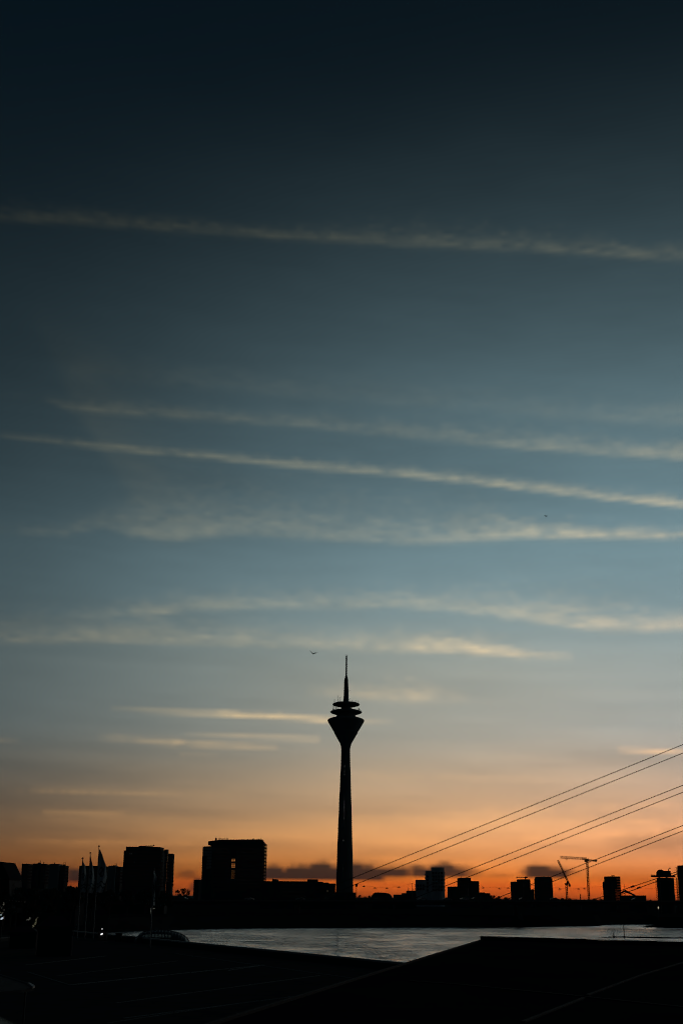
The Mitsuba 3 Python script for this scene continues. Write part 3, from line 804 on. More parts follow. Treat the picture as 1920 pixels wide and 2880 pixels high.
for y0, y1, cols, rows, pane in [(2413.4, 2423.6, 3, 2, 1), (2427, 2442, 3, 3, 1), (2445.8, 2473, 3, 5, 2)]:
    a, b = P(651, y0, OD), P(661, y1, OD)
    for i in range(1, cols):
        x = a[0] + (b[0] - a[0]) * i / cols
        part(k, 'mullion', bx(x - .18, x + .18, OD + .5, OD + 1.1, b[2] - .05, a[2] + .05), 'steel_mat')
    for i in range(1, rows):
        z = b[2] + (a[2] - b[2]) * i / rows
        part(k, 'transom', bx(a[0] - .3, b[0] + .3, OD + .4, OD + 1.2, z - .2, z + .2), 'steel_mat')
    for yy, ex in (((OD + .8, 0), (OD + 37, 4.5)) if pane == 1 else ((OD + .8, 0), (OD + 14, 4.5), (OD + 37, 4.5))):
        part(k, 'atrium_glass', (np.array([[a[0] - .4 - ex, yy, b[2] - .2], [b[0] + .4, yy, b[2] - .2], [b[0] + .4, yy, a[2] + .2], [a[0] - .4 - ex, yy, a[2] + .2]]), [[0, 1, 2, 3]]), 'clear_pane_mat' if pane == 1 else 'tinted_pane_mat')
# splayed glazed left face
pA, pB = P(598, 2377, OD), P(570, 2382, OD + 20)
zt = pB[2]
tq = 20.0
part(k, 'left_face', plan(Polygon([(pA[0] - .02, OD), (pA[0] - .02, OD + 38), (pB[0], OD + 38), (pB[0], OD + tq)]), LAND, zt), 'dark_wall_mat')


def on_left(x, y, out):
    """Point on the splayed face under pixel column x at the height of row y."""
    t = (598 - x) / 28
    q = np.array([pA[0] - .02 + (pB[0] - pA[0]) * t, OD + tq * t])
    n = np.array([-tq, pB[0] - pA[0]]); n = n / np.linalg.norm(n)
    n = n if n[1] < 0 else -n
    return np.array([*(q + n * out), P(x, y, OD)[2]])


for y0, y1, xa in [(2384, 2391, 571), (2393, 2400.5, 571), (2402.5, 2407, 571), (2409.5, 2416.5, 583.5), (2418.5, 2426, 583.5), (2428, 2434.8, 583.2), (2437, 2443.8, 583)]:
    za, zb_ = P(585, y0, OD)[2], P(585, y1, OD)[2]
    cols = 4 if xa < 575 else 2
    for c in range(cols):
        x0, x1 = xa + (597 - xa) * c / cols, xa + (597 - xa) * (c + .94) / cols
        q = [on_left(x, y0, o) for o in (-.3, .10) for x in (x0, x1)]
        v = [[p_[0], p_[1], z] for p_ in q for z in (zb_, za)]
        m = trimesh.Trimesh(v, trimesh.convex.convex_hull(v).faces, process=False) if False else trimesh.convex.convex_hull(np.array(v))
        part(k, 'window', m, 'bright_glass_mat')
# glazed right corner: storey slabs round an open glass bay
a, b = P(744.6, 2373.6, OD + 38), P(751.2, 2373.6, OD + 31)
zs = [P(748, y, OD)[2] for y in np.arange(2373.6, 2482, 9.75)]
for z in zs:
    part(k, 'corner_slab', bx(a[0] - .2, b[0], OD + 1, OD + 30, z - 1.0, z), 'dark_wall_mat')
for z0, z1 in zip(zs[1:], zs[:-1]):
    for yy in (OD + 1.2, OD + 29.8):
        part(k, 'corner_pane', (np.array([[a[0], yy, z0], [b[0] - .2, yy, z0], [b[0] - .2, yy, z1 - 1], [a[0], yy, z1 - 1]]), [[0, 1, 2, 3]]), 'tinted_pane_mat')
    part(k, 'corner_post', bx(b[0] - .95, b[0] - .12, OD + 28.5, OD + 29.5, z0, z1 - 1), 'steel_mat')
ae = []
for x, y0, y1, w in [(605.5, 2364, 2357, .6), (608, 2364, 2358, .35), (613.5, 2363, 2357, .25), (616, 2363, 2356.5, .25), (618.5, 2363, 2357.5, .3), (622.5, 2362, 2358.5, .3), (626.5, 2362, 2358, .45), (630, 2362, 2356.5, .25), (636, 2362, 2356.8, .35), (639, 2362, 2357.4, .25), (679, 2362, 2360.4, .5), (695, 2362, 2360, .5), (711, 2361.5, 2358.8, .8), (726, 2361.5, 2359.5, .7), (733.6, 2361.5, 2356, .2)]:
    ae.append(antenna(x, y0, y1, OD + 6, w))
part(k, 'aerial', cat_(ae), 'steel_mat')
ribbons(k, OD, 601, 648, 2386, 2500, 9.75, h=.5)
ribbons(k, OD, 665, 741, 2386, 2500, 9.75, h=.5)
building('podium_block', 'low dark block at the left foot of the broad office block', 1250.0, 24, [(545, 567, 2475.5)])

# long low building left of the tower
k = building('long_low_building', 'long low flat black building between the broad office block and the tower', 900.0, 30, [(735, 765.5, 2479), (765.5, 783, 2473.5), (783, 864, 2479.3), (864, 894.5, 2474), (894.5, 909, 2481), (909, 924, 2483.2), (924, 943, 2486), (943, 1000, 2511)])
ribbons(k, 900.0, 790, 860, 2488, 2522, 10)
part(k, 'aerial', cat_([antenna(766, 2476, 2471, 902, .25)]), 'steel_mat')
for x in (918, 922):
    a, b = P(x, 2504, 900), P(x + 1.4, 2510, 900)
    part(k, 'lit_window', bx(a[0], b[0], 899.93, 900.05, b[2], a[2]), 'panel_mat', emitter=lit((1, .75, .4), .02))

# right of the tower: hall, low blocks
k = building('low_block', 'stepped low black block left of the pale stepped building', 980.0, 25, [(1106, 1129, 2517), (1129, 1142, 2513), (1142, 1170, 2506)])
part(k, 'aerial', cat_([antenna(1149, 2507, 2497, 980, .18), antenna(1161.5, 2507, 2500, 980, .15)]), 'steel_mat')
k = thing('round_roofed_hall', 'low hall with curved roof between the tower and the low block', 'building')
D = 950.0
pts = [(1044, 2527), (1047, 2520), (1052, 2513.5), (1057, 2511), (1066, 2511.2), (1082, 2512.4), (1092, 2513.5), (1098, 2517.5), (1103, 2525), (1104, 2530), (1044, 2530)]
part(k, 'roof', front(Polygon([(P(x, y, D)[0], P(x, y, D)[2]) for x, y in pts]), D, 22), 'roof_strip_mat')
a, b = P(1044.5, 2528, D), P(1103.5, 2528, D)
part(k, 'wall', bx(a[0], b[0], D + .5, D + 21, LAND, P(1070, 2529.9, D)[2]), 'dark_wall_mat')

# pale stepped building with boxed windows
ZD = 1250.0
k = thing('stepped_pale_building', 'pale stepped tower house with boxed windows right of the tall tower', 'building')
r = np.random.default_rng(5)
vol = [((1168.2, 1196, 2477.2), 1.2), ((1195.8, 1212, 2451.8), .6), ((1211.5, 1249, 2442), 0.0)]
for (xl, xr, yt), off in vol:
    a, b = P(xl, yt, ZD + 14), P(xr + (7 if xr < 1240 else 0), yt, ZD)
    a[2] = P(xl, yt, ZD)[2]
    n = 9
    xs = np.linspace(a[0], b[0], n)
    ys = ZD + off - 1.1 * np.sin(np.linspace(0, math.pi, n)) + .4 * np.sin(np.linspace(0, 7, n))
    poly = Polygon([*zip(xs, ys), (b[0], ZD + 14), (a[0], ZD + 14)])
    part(k, 'wall', plan(poly, LAND, a[2]), 'plaster_mat')
    part(k, 'roof_edge', plan(poly.buffer(.25, join_style=2), a[2] + .01, a[2] + .5), 'plaster_mat')
    cols = np.arange(xl + 6.2, xr - 3, 8.0)
    for ri, y in enumerate(np.arange(yt + 14.5, 2508, 9.5)):
        for x in cols:
            c = P(x, y, ZD)
            yy = float(np.interp(c[0], xs, ys))
            part(k, 'window_box', bx(c[0] - .85, c[0] + .85, yy - .55, yy + .9, c[2] - 1.0, c[2] + 1.0), 'dark_wall_mat')
        if xl > 1200 or xl < 1170:
            for xe, s in ((b[0], 1),) if xl > 1200 else ((a[0], -1),):
                z = P(xr, y, ZD)[2]
                part(k, 'window_box', bx(xe - .3, xe + s * .75, ZD + (2 if s > 0 else 11), ZD + (4 if s > 0 else 13), z - 1.1, z + 1.0), 'plaster_mat')
    if 1190 < xl < 1200:
        for y in np.arange(2460, 2476, 9.5):
            z = P(xl, y, ZD)[2]
            part(k, 'window_box', bx(a[0] - .7, a[0] + .3, ZD + 11, ZD + 13, z - 1.1, z + 1.0), 'plaster_mat')
part(k, 'aerial', cat_([antenna(1217.5, 2442, 2439.5, ZD, .3), antenna(1241, 2442, 2438.5, ZD, .15)]), 'steel_mat')

k = building('dark_office_block', 'dark office block with lower wings right of the pale stepped building', 1150.0, 28, [(1258, 1285, 2494.6), (1285, 1323, 2470), (1323, 1346.5, 2479)])
ribbons(k, 1150.0, 1289, 1320, 2480, 2520, 9)
ribbons(k, 1150.0, 1326, 1344, 2487, 2520, 9)
part(k, 'aerial', cat_([antenna(1297, 2470, 2466.5, 1150, .2)]), 'steel_mat')
building('low_house_row', 'row of low black houses between the dark office block and the twin towers', 1000.0, 18, [(1346, 1362, 2511), (1362, 1378, 2513), (1378, 1384, 2519)])

# twin towers
k = building('twin_tower', 'left twin tower with a stepped left side and a cleaning gantry on its roof', 1200.0, 26, [(1435, 1452.6, 2481), (1452.6, 1489.8, 2473.6), (1489.8, 1491, 2476)])
ribbons(k, 1200.0, 1455, 1488, 2484, 2524, 8)
ribbons(k, 1200.0, 1437, 1451, 2489, 2524, 8)
g0, g1 = P(1452.5, 2468.2, 1205), P(1481, 2468.8, 1205)
gp = P(1477, 2474, 1205)
part(k, 'roof_gantry', cat_([bar(g0, g1, .35, 6), bar([gp[0], 1205, gp[2] - .5], [gp[0], 1205, g1[2] + .6], .5, 6), bx(g1[0] - 1.2, g1[0] + .6, 1204, 1206, g1[2] - .6, g1[2] + .6), bx(g0[0] - .4, g0[0] + .6, 1204.5, 1205.5, g0[2] - .6, g0[2] + .3)]), 'steel_mat')
part(k, 'aerial', cat_([antenna(x, 2481.6, y, 1200, .15) for x, y in ((1438, 2478.6), (1443, 2479.5), (1448, 2478), (1450.5, 2478.5))]), 'steel_mat')
building('link_building', 'low black link between the twin towers', 1215.0, 14, [(1490.5, 1502, 2503.5)])
k = building('twin_tower', 'right twin tower, broader, with a set-back top storey', 1200.0, 26, [(1501.5, 1552.6, 2471)])
part(k, 'roof_storey', front(skyline(1203, [(1512, 1550, 2466.9)], P(1520, 2471, 1200)[2] + .01), 1203, 18), 'dark_wall_mat')
ribbons(k, 1200.0, 1504, 1550, 2480, 2524, 8)
part(k, 'aerial', cat_([antenna(1531, 2467, 2464.6, 1205, .3), antenna(1544, 2467, 2465.2, 1205, .3)]), 'steel_mat')

# glazed office block at the right
GD = 900.0
k = building('glazed_office_block', 'dark office block with a glazed right corner, right of the tall crane', GD, 20, [(1693.8, 1697.6, 2479.7), (1697.6, 1727, 2465.4)])
a, b = P(1726.8, 2466, GD), P(1744, 2466, GD)
zt = a[2]
for i, y in enumerate(np.arange(2466, 2528, 7.6)):
    z = P(1735, y, GD)[2]
    part(k, 'floor_slab', bx(a[0], b[0] + .06 * i - .3, GD + .6, GD + 19, z - (1.25 if i < 5 else .5), z), 'dark_wall_mat')
part(k, 'core', bx(a[0], b[0] - .8, GD + 9, GD + 18, P(1735, 2499, GD)[2], zt - .01), 'dark_wall_mat')
part(k, 'core', bx(a[0], a[0] + 1.4, GD + 9, GD + 18, LAND, P(1735, 2499, GD)[2]), 'dark_wall_mat')
for i in range(7):
    x = a[0] + (b[0] - a[0]) * (i + .5) / 7
    part(k, 'mullion', bx(x - .09, x + .09, GD + .62, GD + .85, LAND, zt), 'steel_mat')
part(k, 'glass_front', (np.array([[a[0], GD + .75, LAND], [b[0], GD + .75, LAND], [b[0], GD + .75, zt], [a[0], GD + .75, zt]]), [[0, 1, 2, 3]]), 'dark_pane_mat')
part(k, 'glass_back', (np.array([[a[0], GD + 18.9, LAND], [b[0], GD + 18.9, LAND], [b[0], GD + 18.9, zt], [a[0], GD + 18.9, zt]]), [[0, 1, 2, 3]]), 'tinted_pane_mat')
q0, q1 = P(1718, 2463.4, GD + 6), P(1728, 2464.2, GD + 6)
part(k, 'roof_crane', cat_([bar(q0, q1, .22, 6), bar([P(1721, 2466, GD + 6)[0], GD + 6, zt - 2], [P(1721, 2463, GD + 6)[0], GD + 6, q0[2] + .2], .3, 6)]), 'steel_mat')
ribbons(k, GD, 1699, 1725, 2474, 2524, 7.6)

# tent-like roof frame and hall
k = building('low_hall', 'low flat black hall under the tent shaped frame near the right edge', 860.0, 26, [(1742, 1816, 2519.4)])
k = thing('roof_mast_frame', 'tent shaped roof frame with a thin mast above the low hall', 'roof frame')
D = 858.0
ap, l, r_, mt, mb = P(1756.5, 2506.5, D), P(1742, 2514.6, D), P(1786, 2520, D), P(1755.6, 2487.7, D), P(1757, 2521, D)
part(k, 'mast', bar([ap[0], D, LAND], [ap[0], D, mt[2]], .22, 6, .12), 'steel_mat')
part(k, 'rafter', bar(ap, l, .55, 8), 'steel_mat')
part(k, 'rafter', bar(ap, r_, .75, 8, .45), 'steel_mat')
part(k, 'node', bar(ap - [1.1, 0, .2], ap + [1.1, 0, -.2], .6, 8), 'steel_mat')

# domed tower with lookout ring
D = 820.0
k = thing('domed_tower', 'dark round tower with dome and projecting lookout ring near the right edge', 'tower')
c0, c1 = P(1852.5, 2470, D), P(1899.5, 2470, D)
cx, R = (c0[0] + c1[0]) / 2, (c1[0] - c0[0]) / 2
part(k, 'shaft', lathe([(0, LAND), (R, LAND), (R, c0[2]), (0, c0[2])], 40, (cx, D + R, 0)), 'dark_wall_mat', 30)
a, b = P(1836, 2462.2, D), P(1904, 2468.4, D)
part(k, 'lookout_ring', lathe([(0, b[2]), (R * 1.1, b[2]), ((b[0] - a[0]) / 2, b[2] + .2), ((b[0] - a[0]) / 2, a[2] - .15), ((b[0] - a[0]) / 2 - .3, a[2]), (0, a[2])], 40, ((a[0] + b[0]) / 2, D + R, 0)), 'dark_wall_mat', 30)
posts = []
for i in range(36):
    t = i * math.pi / 18
    rr = (b[0] - a[0]) / 2 - .3
    p0 = np.array([(a[0] + b[0]) / 2 + rr * math.cos(t), D + R + rr * math.sin(t), a[2] - .05])
    posts += [bar(p0, p0 + [0, 0, .5], .05, 4)]
part(k, 'railing', cat_(posts), 'steel_mat')
dc_ = P(1863, 2446.2, D); dr0 = P(1851, 2462, D); dr1 = P(1876, 2462, D)
Rd = (dr1[0] - dr0[0]) / 2
hd = dc_[2] - a[2]
part(k, 'dome', lathe([(0, a[2]), (Rd, a[2])] + [(Rd * math.cos(t), a[2] + hd * (.3 + .7 * math.sin(t))) for t in np.linspace(0, math.pi / 2 - .01, 9)] + [(0, a[2] + hd)], 32, ((dr0[0] + dr1[0]) / 2, D + R, 0)), 'roof_strip_mat', 30)
part(k, 'lantern_box', front(skyline(D + R - 2, [(1868, 1885.4, 2450.6)], a[2] + .01), D + R - 2, 4), 'dark_wall_mat')
w0, w1, w2 = P(1879.2, 2451, D + R), P(1878.6, 2445.5, D + R), P(1882.8, 2443, D + R)
part(k, 'weather_vane', cat_([bar(w0 - [0, 0, .5], w1, .25, 6), bar(w1, w2, .2, 6), bar(w2, w2 + [.1, 0, .8], .08, 5), bar(w2 - [.2, 0, 0], w2 + [.5, 0, .1], .3, 6)]), 'steel_mat')


def lattice(x0, x1, y0, z0, z1, step, r, dep=1.5):
    out = []
    for x in (x0, x1):
        for y in (y0, y0 + dep):
            out.append(bar([x, y, z0], [x, y, z1], r, 4))
    z = z0
    while z < z1:
        out += [bar([x0, y0, z], [x1, y0, z], r, 4), bar([x0, y0 + dep, z], [x1, y0 + dep, z], r, 4), bx(x0, x1, y0, y0 + dep, z - .04, z + .04)]
        z += step
    return cat_(out)


s0, s1 = P(1848.6, 2476, D), P(1852.4, 2476, D)
part(k, 'scaffold', lattice(s0[0], s1[0], D + R - 1, LAND, s0[2], 1.25, .07), 'steel_mat')
p0 = P(1857, 2472, D)
part(k, 'downpipe', bar([p0[0], D + R - math.sqrt(max(R * R - (p0[0] - cx) ** 2, .1)) - .12, LAND], [p0[0], D + R - math.sqrt(max(R * R - (p0[0] - cx) ** 2, .1)) - .12, p0[2]], .11, 8), 'white_metal_mat')
s0, s1 = P(1899.8, 2469, D), P(1909.6, 2469, D)
k2 = thing('scaffold_tower', 'open scaffold lattice between the domed tower and the rightmost block', 'scaffold')
part(k2, 'frame', lattice(s0[0], s1[0], D + 6, LAND, s0[2], 1.6, .09), 'crane_mat')
a, b = P(1900.3, 2470, D + 6), P(1909, 2470, D + 6)
part(k2, 'netting', (np.array([[a[0], D + 6.6, LAND], [b[0], D + 6.6, LAND], [b[0], D + 6.6, a[2]], [a[0], D + 6.6, a[2]]]), [[0, 1, 2, 3]]), 'tinted_pane_mat')
D = 800.0
k = thing('rightmost_block', 'tall black block cut off by the right edge with a glazed left corner', 'building')
part(k, 'wall', front(skyline(D, [(1903.4, 1990, 2434.8)], LAND, 12), D, 12), 'dark_wall_mat')
a, b = P(1896, 2440.5, D + 12), P(1903.3, 2437, D + 12)
for i, y in enumerate(np.arange(2440, 2470, 6.6)):
    z = P(1900, y, D)[2]
    part(k, 'glazed_corner_slab', bx(a[0], b[0] - .01, D + 7, D + 12, z - .18, z), 'steel_mat')
zc = P(1900, 2466.6, D)[2]
part(k, 'corner_post', bx(a[0], a[0] + .25, D + 7.05, D + 7.3, zc - .01, a[2] - .18), 'steel_mat')
part(k, 'corner_pane', (np.array([[a[0], D + 7.2, zc], [b[0], D + 7.2, zc], [b[0], D + 7.2, a[2]], [a[0], D + 7.2, a[2]]]), [[0, 1, 2, 3]]), 'tinted_pane_mat')
ribbons(k, D, 1907, 1985, 2446, 2526, 7)

# ------------------------------------------------------------------ cranes


def truss(p, q, w, h, n, r, tri=False):
    """A lattice beam from p to q: chords and zigzag bars."""
    p, q = np.asarray(p, float), np.asarray(q, float)
    d = (q - p) / np.linalg.norm(q - p)
    side = np.cross(d, [0, 0, 1.0]) if abs(d[2]) < .9 else np.array([1.0, 0, 0])
    side /= np.linalg.norm(side)
    upv = np.cross(side, d)
    cs = [(-w / 2, 0), (w / 2, 0), (0, h)] if tri else [(-w / 2, -h / 2), (w / 2, -h / 2), (w / 2, h / 2), (-w / 2, h / 2)]
    ch = [side * a + upv * b for a, b in cs]
    out = [bar(p + c, q + c, r, 4) for c in ch]
    for i in range(n):
        s0, s1 = p + (q - p) * i / n, p + (q - p) * (i + 1) / n
        for j in range(len(ch)):
            a, b = ch[j], ch[(j + 1) % len(ch)]
            out.append(bar(s0 + (a if i % 2 else b), s1 + (b if i % 2 else a), r * .7, 4))
    return cat_(out)


CD = 1450.0
k = thing('tower_crane', 'tall hammerhead tower crane with a long level jib right of the twin towers', 'crane')
mt = P(1650.5, 2424, CD)
part(k, 'mast', truss([mt[0], CD, LAND], [mt[0], CD, mt[2]], 1.7, 1.7, 22, .28), 'crane_mat')
hub = P(1649.5, 2418.5, CD)
jt = P(1575, 2414.8, CD); cj = P(1677.5, 2422, CD)
part(k, 'jib', truss([hub[0], CD, hub[2] - .2], jt, 1.3, 2.2, 26, .20, True), 'crane_mat')
part(k, 'counter_jib', truss([hub[0], CD, hub[2] - .5], cj, 1.5, 1.2, 8, .24), 'crane_mat')
w0, w1 = P(1671, 2419.6, CD), P(1677.8, 2424.6, CD)
part(k + '__counter_jib', 'counterweight', bx(w0[0], w1[0], CD - .9, CD + .9, w1[2], w0[2]), 'concrete_mat')
part(k, 'slewing_unit', bx(mt[0] - 1.5, mt[0] + 1.6, CD - 1.2, CD + 1.2, mt[2] - .1, hub[2] + .9), 'steel_mat')
cb = P(1645.6, 2422.5, CD)
part(k, 'cab', bx(cb[0] - 1.2, cb[0] + .9, CD - 1.6, CD - .2, cb[2] - 1.1, cb[2] + 1.1), 'steel_mat')
wn = P(1640.5, 2417.2, CD)
part(k, 'winch', bx(wn[0] - 2, wn[0] + 2, CD - .5, CD + .5, wn[2] - .5, wn[2] + .6), 'steel_mat')
tr_ = P(1592.5, 2416.6, CD); hk = P(1592.7, 2425, CD)
part(k + '__jib', 'trolley', bx(tr_[0] - .9, tr_[0] + .9, CD - .6, CD + .6, tr_[2] - .7, tr_[2]), 'steel_mat')
part(k + '__jib', 'hook_rope', bar([tr_[0], CD, hk[2]], [tr_[0], CD, tr_[2]], .06, 4), 'steel_mat')

CD = 1400.0
k = thing('luffing_crane', 'smaller luffing crane with its jib raised steeply to the left, beside the right twin tower', 'crane')
mt = P(1592.3, 2488, CD)
part(k, 'mast', truss([mt[0], CD, LAND], [mt[0], CD, mt[2]], 1.7, 1.7, 10, .26), 'crane_mat')
pv = P(1596, 2480, CD); tp = P(1568.8, 2421.6, CD)
part(k, 'jib', truss(pv, tp, 1.3, 1.2, 22, .24), 'crane_mat')
cw = P(1601.2, 2491.6, CD)
part(k, 'counter_jib', truss(pv, cw, 1.5, 1.2, 4, .22), 'crane_mat')
m = trimesh.creation.icosphere(1, 1.3); m.apply_scale((.95, .8, 1.25)); m.apply_translation(cw)
part(k + '__counter_jib', 'counterweight', m, 'concrete_mat')
part(k, 'slewing_unit', bx(mt[0] - 1.6, mt[0] + 1.3, CD - 1.2, CD + 1.2, mt[2] - .5, P(1592, 2484.8, CD)[2]), 'steel_mat')
part(k, 'cab', bx(pv[0] - .9, pv[0] + .9, CD - 1.5, CD - .3, pv[2] - 2.2, pv[2] - .2), 'steel_mat')
part(k, 'tie_frame', cat_([bar([mt[0], CD, mt[2] + .6], pv + [.2, 0, .4], .4, 6), bar(pv, cw + [0, 0, .4], .3, 6)]), 'steel_mat')
q = P(1568.6, 2419, CD)
part(k + '__jib', 'head', bx(tp[0] - .7, tp[0] + .6, CD - .5, CD + .5, tp[2] - .3, tp[2] + .5), 'steel_mat')
t = P(1631.2, 2515.5, 1000.0)
k = thing('vent_stack', 'short dark stack between the two cranes', 'chimney')
part(k, 'pipe', bar([t[0], 1000, LAND], [t[0], 1000, t[2]], .5, 10, .3), 'steel_mat')

# ------------------------------------------------------------------ trees on the skyline and along the banks
for i, (x, D, y, w, lab) in enumerate([
        (497, 760, 2499, 22, 'leftmost bushy tree in the gap between the two tallest left blocks'), (513, 770, 2494, 26, 'rounded tree, middle of the gap between the two tallest left blocks'), (530, 750, 2497, 24, 'bushy tree beside the podium block left of the broad office block'),
        (1012, 900, 2514, 18, 'low bushy tree right of the tower foot'), (1027, 905, 2519, 20, 'low tree in the gap right of the tower foot'), (1038, 910, 2516, 16, 'low tree touching the round roofed hall on its left'),
        (1388, 930, 2515, 16, 'dark tree right of the low house row'), (1402, 940, 2518, 22, 'low tree between the low house row and the left twin tower'), (1422, 950, 2522, 24, 'flat low tree left of the left twin tower'),
        (1562, 900, 2523.5, 22, 'low round tree right of the right twin tower'), (1580, 905, 2524.5, 24, 'low tree left of the luffing crane mast'), (1600, 910, 2524.5, 22, 'low tree right of the luffing crane mast'),
        (1616, 900, 2528, 18, 'lowest tree left of the vent stack'), (1672, 905, 2526, 24, 'low tree right of the tall crane mast'), (1688, 900, 2524.5, 18, 'low tree left of the glazed office block'), (1641, 900, 2528.5, 16, 'lowest tree between vent stack and tall crane mast'),
        (1828, 850, 2528, 18, 'low mound shaped tree left of the domed tower'), (1843, 850, 2531.5, 14, 'tiny tree at the foot of the domed tower')]):
    tree('skyline_tree', x, D, y, w, lab, leaves=750, seed=i, group='trees on the skyline')
tree('bare_tree', 1087, 935, 2506.5, 20, 'bare twiggy tree rising behind the round roofed hall', bare=True)
for i, (x, D, y, w) in enumerate([(52, 300, 2486, 50), (100, 310, 2492, 58), (150, 305, 2489, 60), (205, 330, 2487.5, 62), (262, 420, 2494, 58), (312, 470, 2500, 52), (362, 520, 2498, 50), (410, 560, 2502, 54), (462, 580, 2506, 54), (18, 300, 2490, 50)]):
    tree('riverside_tree', x, D, y, w, ['dark riverside tree below the wide far left apartment block', 'broad dark riverside tree under the pale stripe of the far left block', 'dark riverside tree left of the flags', 'tall dark riverside tree behind the leftmost flagpole', 'dark riverside tree behind the tallest flag', 'dark riverside tree right of the three flags', 'dark riverside tree at the left foot of the tallest left block', 'dark riverside tree behind the single hanging flag', 'dark riverside tree right of the single hanging flag', 'dark tree under the gabled roof at the left edge'][i], leaves=1500, seed=50 + i, group='trees along the left bank', cut=.05)
building('quay_house', 'long low dark house under the riverside trees at far left', 345.0, 12, [(-60, 240, 2508), (30, 130, 2500)], mat='roof_mat')
building('bank_shed', 'long low dark shed on the far bank left of the boat', 585.0, 10, [(300, 470, 2543)])

# ------------------------------------------------------------------ flags on the quay
def flagpole(base, top, D, label, flag_pts, rows, seed, flaglabel):
    """flag_pts: left edge and right edge (x pixels) of the hanging cloth at rows of y pixels."""
    k = thing('flagpole', label, 'flagpole', 'flagpoles on the quay')
    b, t = P(*base, D), P(*top, D)
    t[0] = (t[0] + b[0]) / 2; b[0] = t[0]
    part(k, 'pole', bar([b[0], D, LAND], [t[0], D, t[2]], .085, 10, .045), 'white_metal_mat', 40)
    part(k, 'base', bar([b[0], D, LAND], [b[0], D, LAND + .4], .22, 12, .16), 'stone_mat', 40)
    m = trimesh.creation.icosphere(2, .2); m.apply_scale((1, 1, .7)); m.apply_translation((t[0], D, t[2] + .05))
    part(k, 'finial', m, 'steel_mat', True)
    r = np.random.default_rng(seed)
    nx = 14
    V, UV, F = [], [], []
    ys = [q[0] for q in flag_pts]
    tops = np.linspace(ys[0], ys[-1], rows)
    ph = r.uniform(0, 6)
    for i, y in enumerate(tops):
        xl = np.interp(y, ys, [q[1] for q in flag_pts]); xr = np.interp(y, ys, [q[2] for q in flag_pts])
        for j in range(nx):
            u = j / (nx - 1)
            p = P(xl + (xr - xl) * u, y, D)
            fold = (.10 + .22 * u) * math.sin(u * 9 + ph + i * .16) + .06 * math.sin(i * .7 + u * 4)
            x = max(p[0], t[0] + .03 + u * .05)
            V.append([x, D - .02 + fold, p[2] + .05 * math.sin(u * 8 + i * .3)])
            UV.append([2.1 * u, 8.4 * i / (rows - 1)])
    for i in range(rows - 1):
        for j in range(nx - 1):
            a = i * nx + j
            F.append([a, a + 1, a + nx + 1, a + nx])
    part(k, 'flag', (V, F), 'flag_mat', True, uv=np.array(UV), label=flaglabel)


flagpole((217, 2638), (232.6, 2415.5), 244.0, 'leftmost and shortest of the three flagpoles grouped at left', [(2418, 231.8, 233.5), (2428, 231, 235.5), (2436, 230.6, 239.5), (2448, 230, 241), (2475, 229, 243.5), (2500, 227.5, 243), (2511, 227, 241)], 36, 1, 'pale hanging flag with a round emblem and wavy stripes')
flagpole((238, 2638), (254, 2400.5), 244.0, 'middle one of the three flagpoles grouped at left', [(2405, 253, 254.6), (2418, 251.8, 257.5), (2434, 250, 261.5), (2460, 249, 264), (2490, 247.5, 265.5), (2513, 246.5, 262)], 38, 2, 'pale hanging flag with a round emblem and wavy stripes')
flagpole((261, 2637), (279.4, 2381.5), 242.0, 'rightmost and tallest of the three flagpoles grouped at left', [(2390, 278, 281), (2399, 277.4, 285.5), (2404, 277, 288), (2420, 276, 293.5), (2435, 275, 298.5), (2470, 272.5, 299.5), (2495, 270.5, 294), (2511, 270, 288)], 42, 3, 'pale hanging flag with a round emblem and wavy stripes')
flagpole((424, 2655), (431, 2446.5), 208.0, 'single flagpole with a limp pale flag in front of the tall black block', [(2450, 430.5, 432), (2460, 429.5, 437), (2468, 429, 441), (2480, 428, 437.5), (2492, 427.5, 435.5), (2515, 427, 435), (2547, 426, 434)], 34, 4, 'limp pale flag hanging straight down')

# ------------------------------------------------------------------ excursion boat with arched glass roof behind the quay
BOD = 232.0
k = thing('excursion_boat', 'moored boat with an arched glazed roof rising above the quay wall left of the river', 'boat')
bl, brr = P(383, 2640, BOD), P(533, 2650, BOD)
x0, x1 = bl[0], brr[0]
zt, zd = P(455, 2617.5, BOD)[2], P(510, 2661, BOD)[2]
half = 2.6
prof = [(x0 - 2.5, 0.9), (x0 - 1.5, -.3), (x1 + 1.5, -.3), (x1 + 4.2, 1.4), (x0 - 2.8, 1.3)]
part(k, 'hull', front(Polygon(prof), BOD - half, 2 * half), 'dark_wall_mat')
part(k, 'deck', bx(x0 - 2, x1 + 2.6, BOD - half + .1, BOD + half - .1, 1.41, zd), 'stone_mat')
ridge_px = [(383, 2641), (392, 2630), (402, 2623), (420, 2619), (440, 2617.3), (465, 2617.5), (485, 2621), (505, 2626.5), (520, 2634), (529, 2643), (533, 2651)]
rid = np.array([P(x, y, BOD)[[0, 2]] for x, y in ridge_px])
xs = np.linspace(rid[0, 0] + .05, rid[-1, 0] - .05, 17)
hz = np.interp(xs, rid[:, 0], rid[:, 1]) - zd


def rib_pts(x, h, n=13):
    return [np.array([x, BOD - half * math.cos(t) * .96, zd + h * math.sin(t) ** .75]) for t in np.linspace(0, math.pi, n)]


